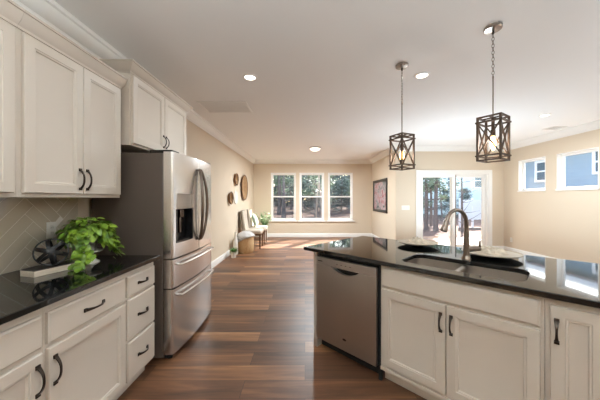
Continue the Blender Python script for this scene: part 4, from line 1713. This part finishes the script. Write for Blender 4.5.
def tree(k, x, y, sc, rz, label=None, grp=True, bark=None):
    t = thing('forest_tree', label or LAB[k], 'tree', (x, y, gz(x, y)), rz, ('woods outside: ' + LAB[k]) if grp else None)
    t.scale = (sc, sc, sc)
    for nm, d in (('trunk', KINDS[k][0]), ('crown', KINDS[k][1])):
        o = bpy.data.objects.new(nm, d)
        COL.objects.link(o)
        o.parent = t
        if bark and nm == 'trunk':
            o.data = d.copy()
            o.data.materials[0] = bark
    return t


spots = []


def free(x, y, dm):
    return all((x - a) ** 2 + (y - c) ** 2 > dm * dm for a, c in spots)


tries = 0
while len(spots) < 46 and tries < 5000:
    tries += 1
    y = random.uniform(15.0, 37.0)
    x = random.uniform(-0.34, 0.72) * y
    if x > 0.40 * y and y < 30 and x > 6.5:
        continue
    if (8.5 < x < 22 and 20.5 < y < 32) or (5.8 < x < 18 and 17.8 < y < 23) or (8 < x < 18 and y < 15.5):
        continue
    if not free(x, y, 2.4):
        continue
    # leave the low sun a way in to the far windows
    k = random.choices((0, 1, 2, 3), (3, 3, 4, 4))[0]
    spots.append((x, y))
    sc = random.uniform(0.85, 1.15)
    hmax = 0.78 * (math.hypot(x, y - 9.25)) + 0.3
    sc = min(sc, hmax / (11 if k == 0 else 10 if k == 1 else 7.5 if k == 2 else 10))
    sc = max(sc, 0.5)
    tree(k, x, y, sc, random.uniform(0, 6.28))
tree(3, PX(316.5, 13.2), 13.2, 0.55, 0.3, 'pale leaning slender tree seen through the middle far window', False, PALEBARK)
tree(3, PX(321.0, 14.4), 14.4, 0.62, 3.6, 'pale slender tree just beside the leaning one beyond the middle far window', False, PALEBARK)
for k, (px, y, q) in enumerate(((425.5, 13.0, 0), (430.5, 14.5, 1), (437.0, 12.5, 0), (441.0, 17.0, 3), (461.5, 12.0, 3))):
    tree(q, PX(px, y), y, 0.62, 1.1 * k, ['thick pine trunk at the left edge of the sliding door view', 'pine behind the thick trunk in the sliding door view',
         'pine trunk in the middle of the left door panel', 'thin tree beside the white door stile', 'thin bent tree in the right door panel'][k], False)

# evergreen undergrowth far back, nobody could count it
m = MB()
rnd = random.Random(77)
for k in range(17000):
    y = rnd.uniform(41, 49)
    x = rnd.uniform(-0.36, 0.75) * y
    z = gz(x, y) + rnd.random() ** 1.1 * (6.0 + 1.2 * math.sin(x * 0.7))
    d = Vector((rnd.uniform(-1, 1), rnd.uniform(-1, 1), rnd.uniform(-1, 1))).normalized()
    s = d.cross(Vector((rnd.uniform(-1, 1), rnd.uniform(-1, 1), rnd.uniform(-1, 1)))).normalized()
    L = rnd.uniform(0.4, 0.9)
    c = Vector((x, y, z))
    m.add([c, c + d * L * 0.5 + s * L * 0.3, c + d * L, c + d * L * 0.5 - s * L * 0.3], [(0, 1, 2, 3)])
o = obj('undergrowth', m, NEEDLEB, smooth=False)
setp(o, 'dense evergreen undergrowth filling the woods far beyond the windows', 'undergrowth', None, 'stuff')


def house_window(t, x0, x1, z0, z1, y):
    f = obj('window_frame', frame_rect(MB(), x0, x1, z0, z1, 0.09, y - 0.05, y + 0.02).box(x0 + 0.09, x1 - 0.09, y - 0.04, y + 0.01, (z0 + z1) / 2 - 0.03, (z0 + z1) / 2 + 0.03), FENCEWHITE, t)
    obj('pane', MB().box(x0 + 0.05, x1 - 0.05, y - 0.015, y - 0.005, z0 + 0.05, z1 - 0.05), DARKGLASS, f, smooth=False)


# neighbour's house beyond the high windows, facing -x
t = thing('neighbour_house', 'blue-grey sided house seen through the two high windows', 'house', (10.2, 9.0, -0.2), -PI / 2)
obj('siding_wall', MB().box(-4.4, 4.6, 0, 6, 0, 3.55), SIDEBLUE, t, smooth=False)
obj('foundation', MB().box(-4.42, 4.62, -0.02, 0.1, 0, 0.5), FENCEWHITE, t, smooth=False)
obj('fascia', MB().box(-4.7, 4.9, -0.35, -0.30, 3.52, 3.72).box(-4.7, 4.9, -0.30, 0.0, 3.52, 3.55), FENCEWHITE, t, smooth=False)
obj('roof', MB().prism([(-0.36, 3.72), (3.0, 4.9), (6.36, 3.72), (6.2, 3.60), (3.0, 4.7), (-0.2, 3.60)], -4.7, 4.9), SHINGLE, t, rot=(PI / 2, 0, PI / 2), smooth=False)
for ya, yb, z0, z1 in ((10.83, 11.5, 2.28, 3.2), (8.55, 9.2, 2.42, 3.3), (6.0, 6.9, 2.3, 3.2)):
    house_window(t, 9.0 - yb, 9.0 - ya, z0, z1, 0.0)

# pale house and white fence beyond the sliding door
t = thing('pale_house', 'pale two-storey house high behind the white fence', 'house', (10.9, 23.0, -0.1), 0)
obj('siding_wall', MB().box(0, 9, 0, 7, 0, 6.5), SIDEWHITE, t, smooth=False)
obj('corner_board', MB().box(-0.05, 0.15, -0.05, 0.1, 0, 6.5), FENCEWHITE, t, smooth=False)
obj('roof', MB().prism([(-0.5, 6.5), (4.5, 8.6), (9.5, 6.5)], -0.4, 7.4, 'y'), SHINGLE, t, smooth=False)
house_window(t, 1.6, 2.5, 2.4, 3.7, 0.0)
house_window(t, 4.0, 4.9, 2.4, 3.7, 0.0)
t = thing('vinyl_fence', 'white solid fence panel in the yard beyond the right door panel', 'fence', (PX(460.5, 13.8), 13.8, -0.2), 0)
for k in range(2):
    obj('fence_panel', MB().box(k * 0.68, k * 0.68 + 0.60, -0.02, 0.02, 0.45, 1.50), FENCEWHITE, t, smooth=False)
for k in range(3):
    obj('post', MB().box(-0.08 + k * 0.68, k * 0.68, -0.05, 0.05, 0.0, 1.58), FENCEWHITE, t, bevel=0.01)
for k in range(6):
    x = 7.6 + k * 1.75
    t = thing('hedge_bush', 'dark evergreen bush in the row behind the white fence', 'bush', (x, 20.5 + 0.4 * (k % 2), -0.2), k * 1.3, 'bushes behind the white fence')
    hb = bpy.data.objects.new('foliage', KINDS[2][1])
    COL.objects.link(hb)
    hb.parent = t
    t.scale = (0.55, 0.55, 0.34)
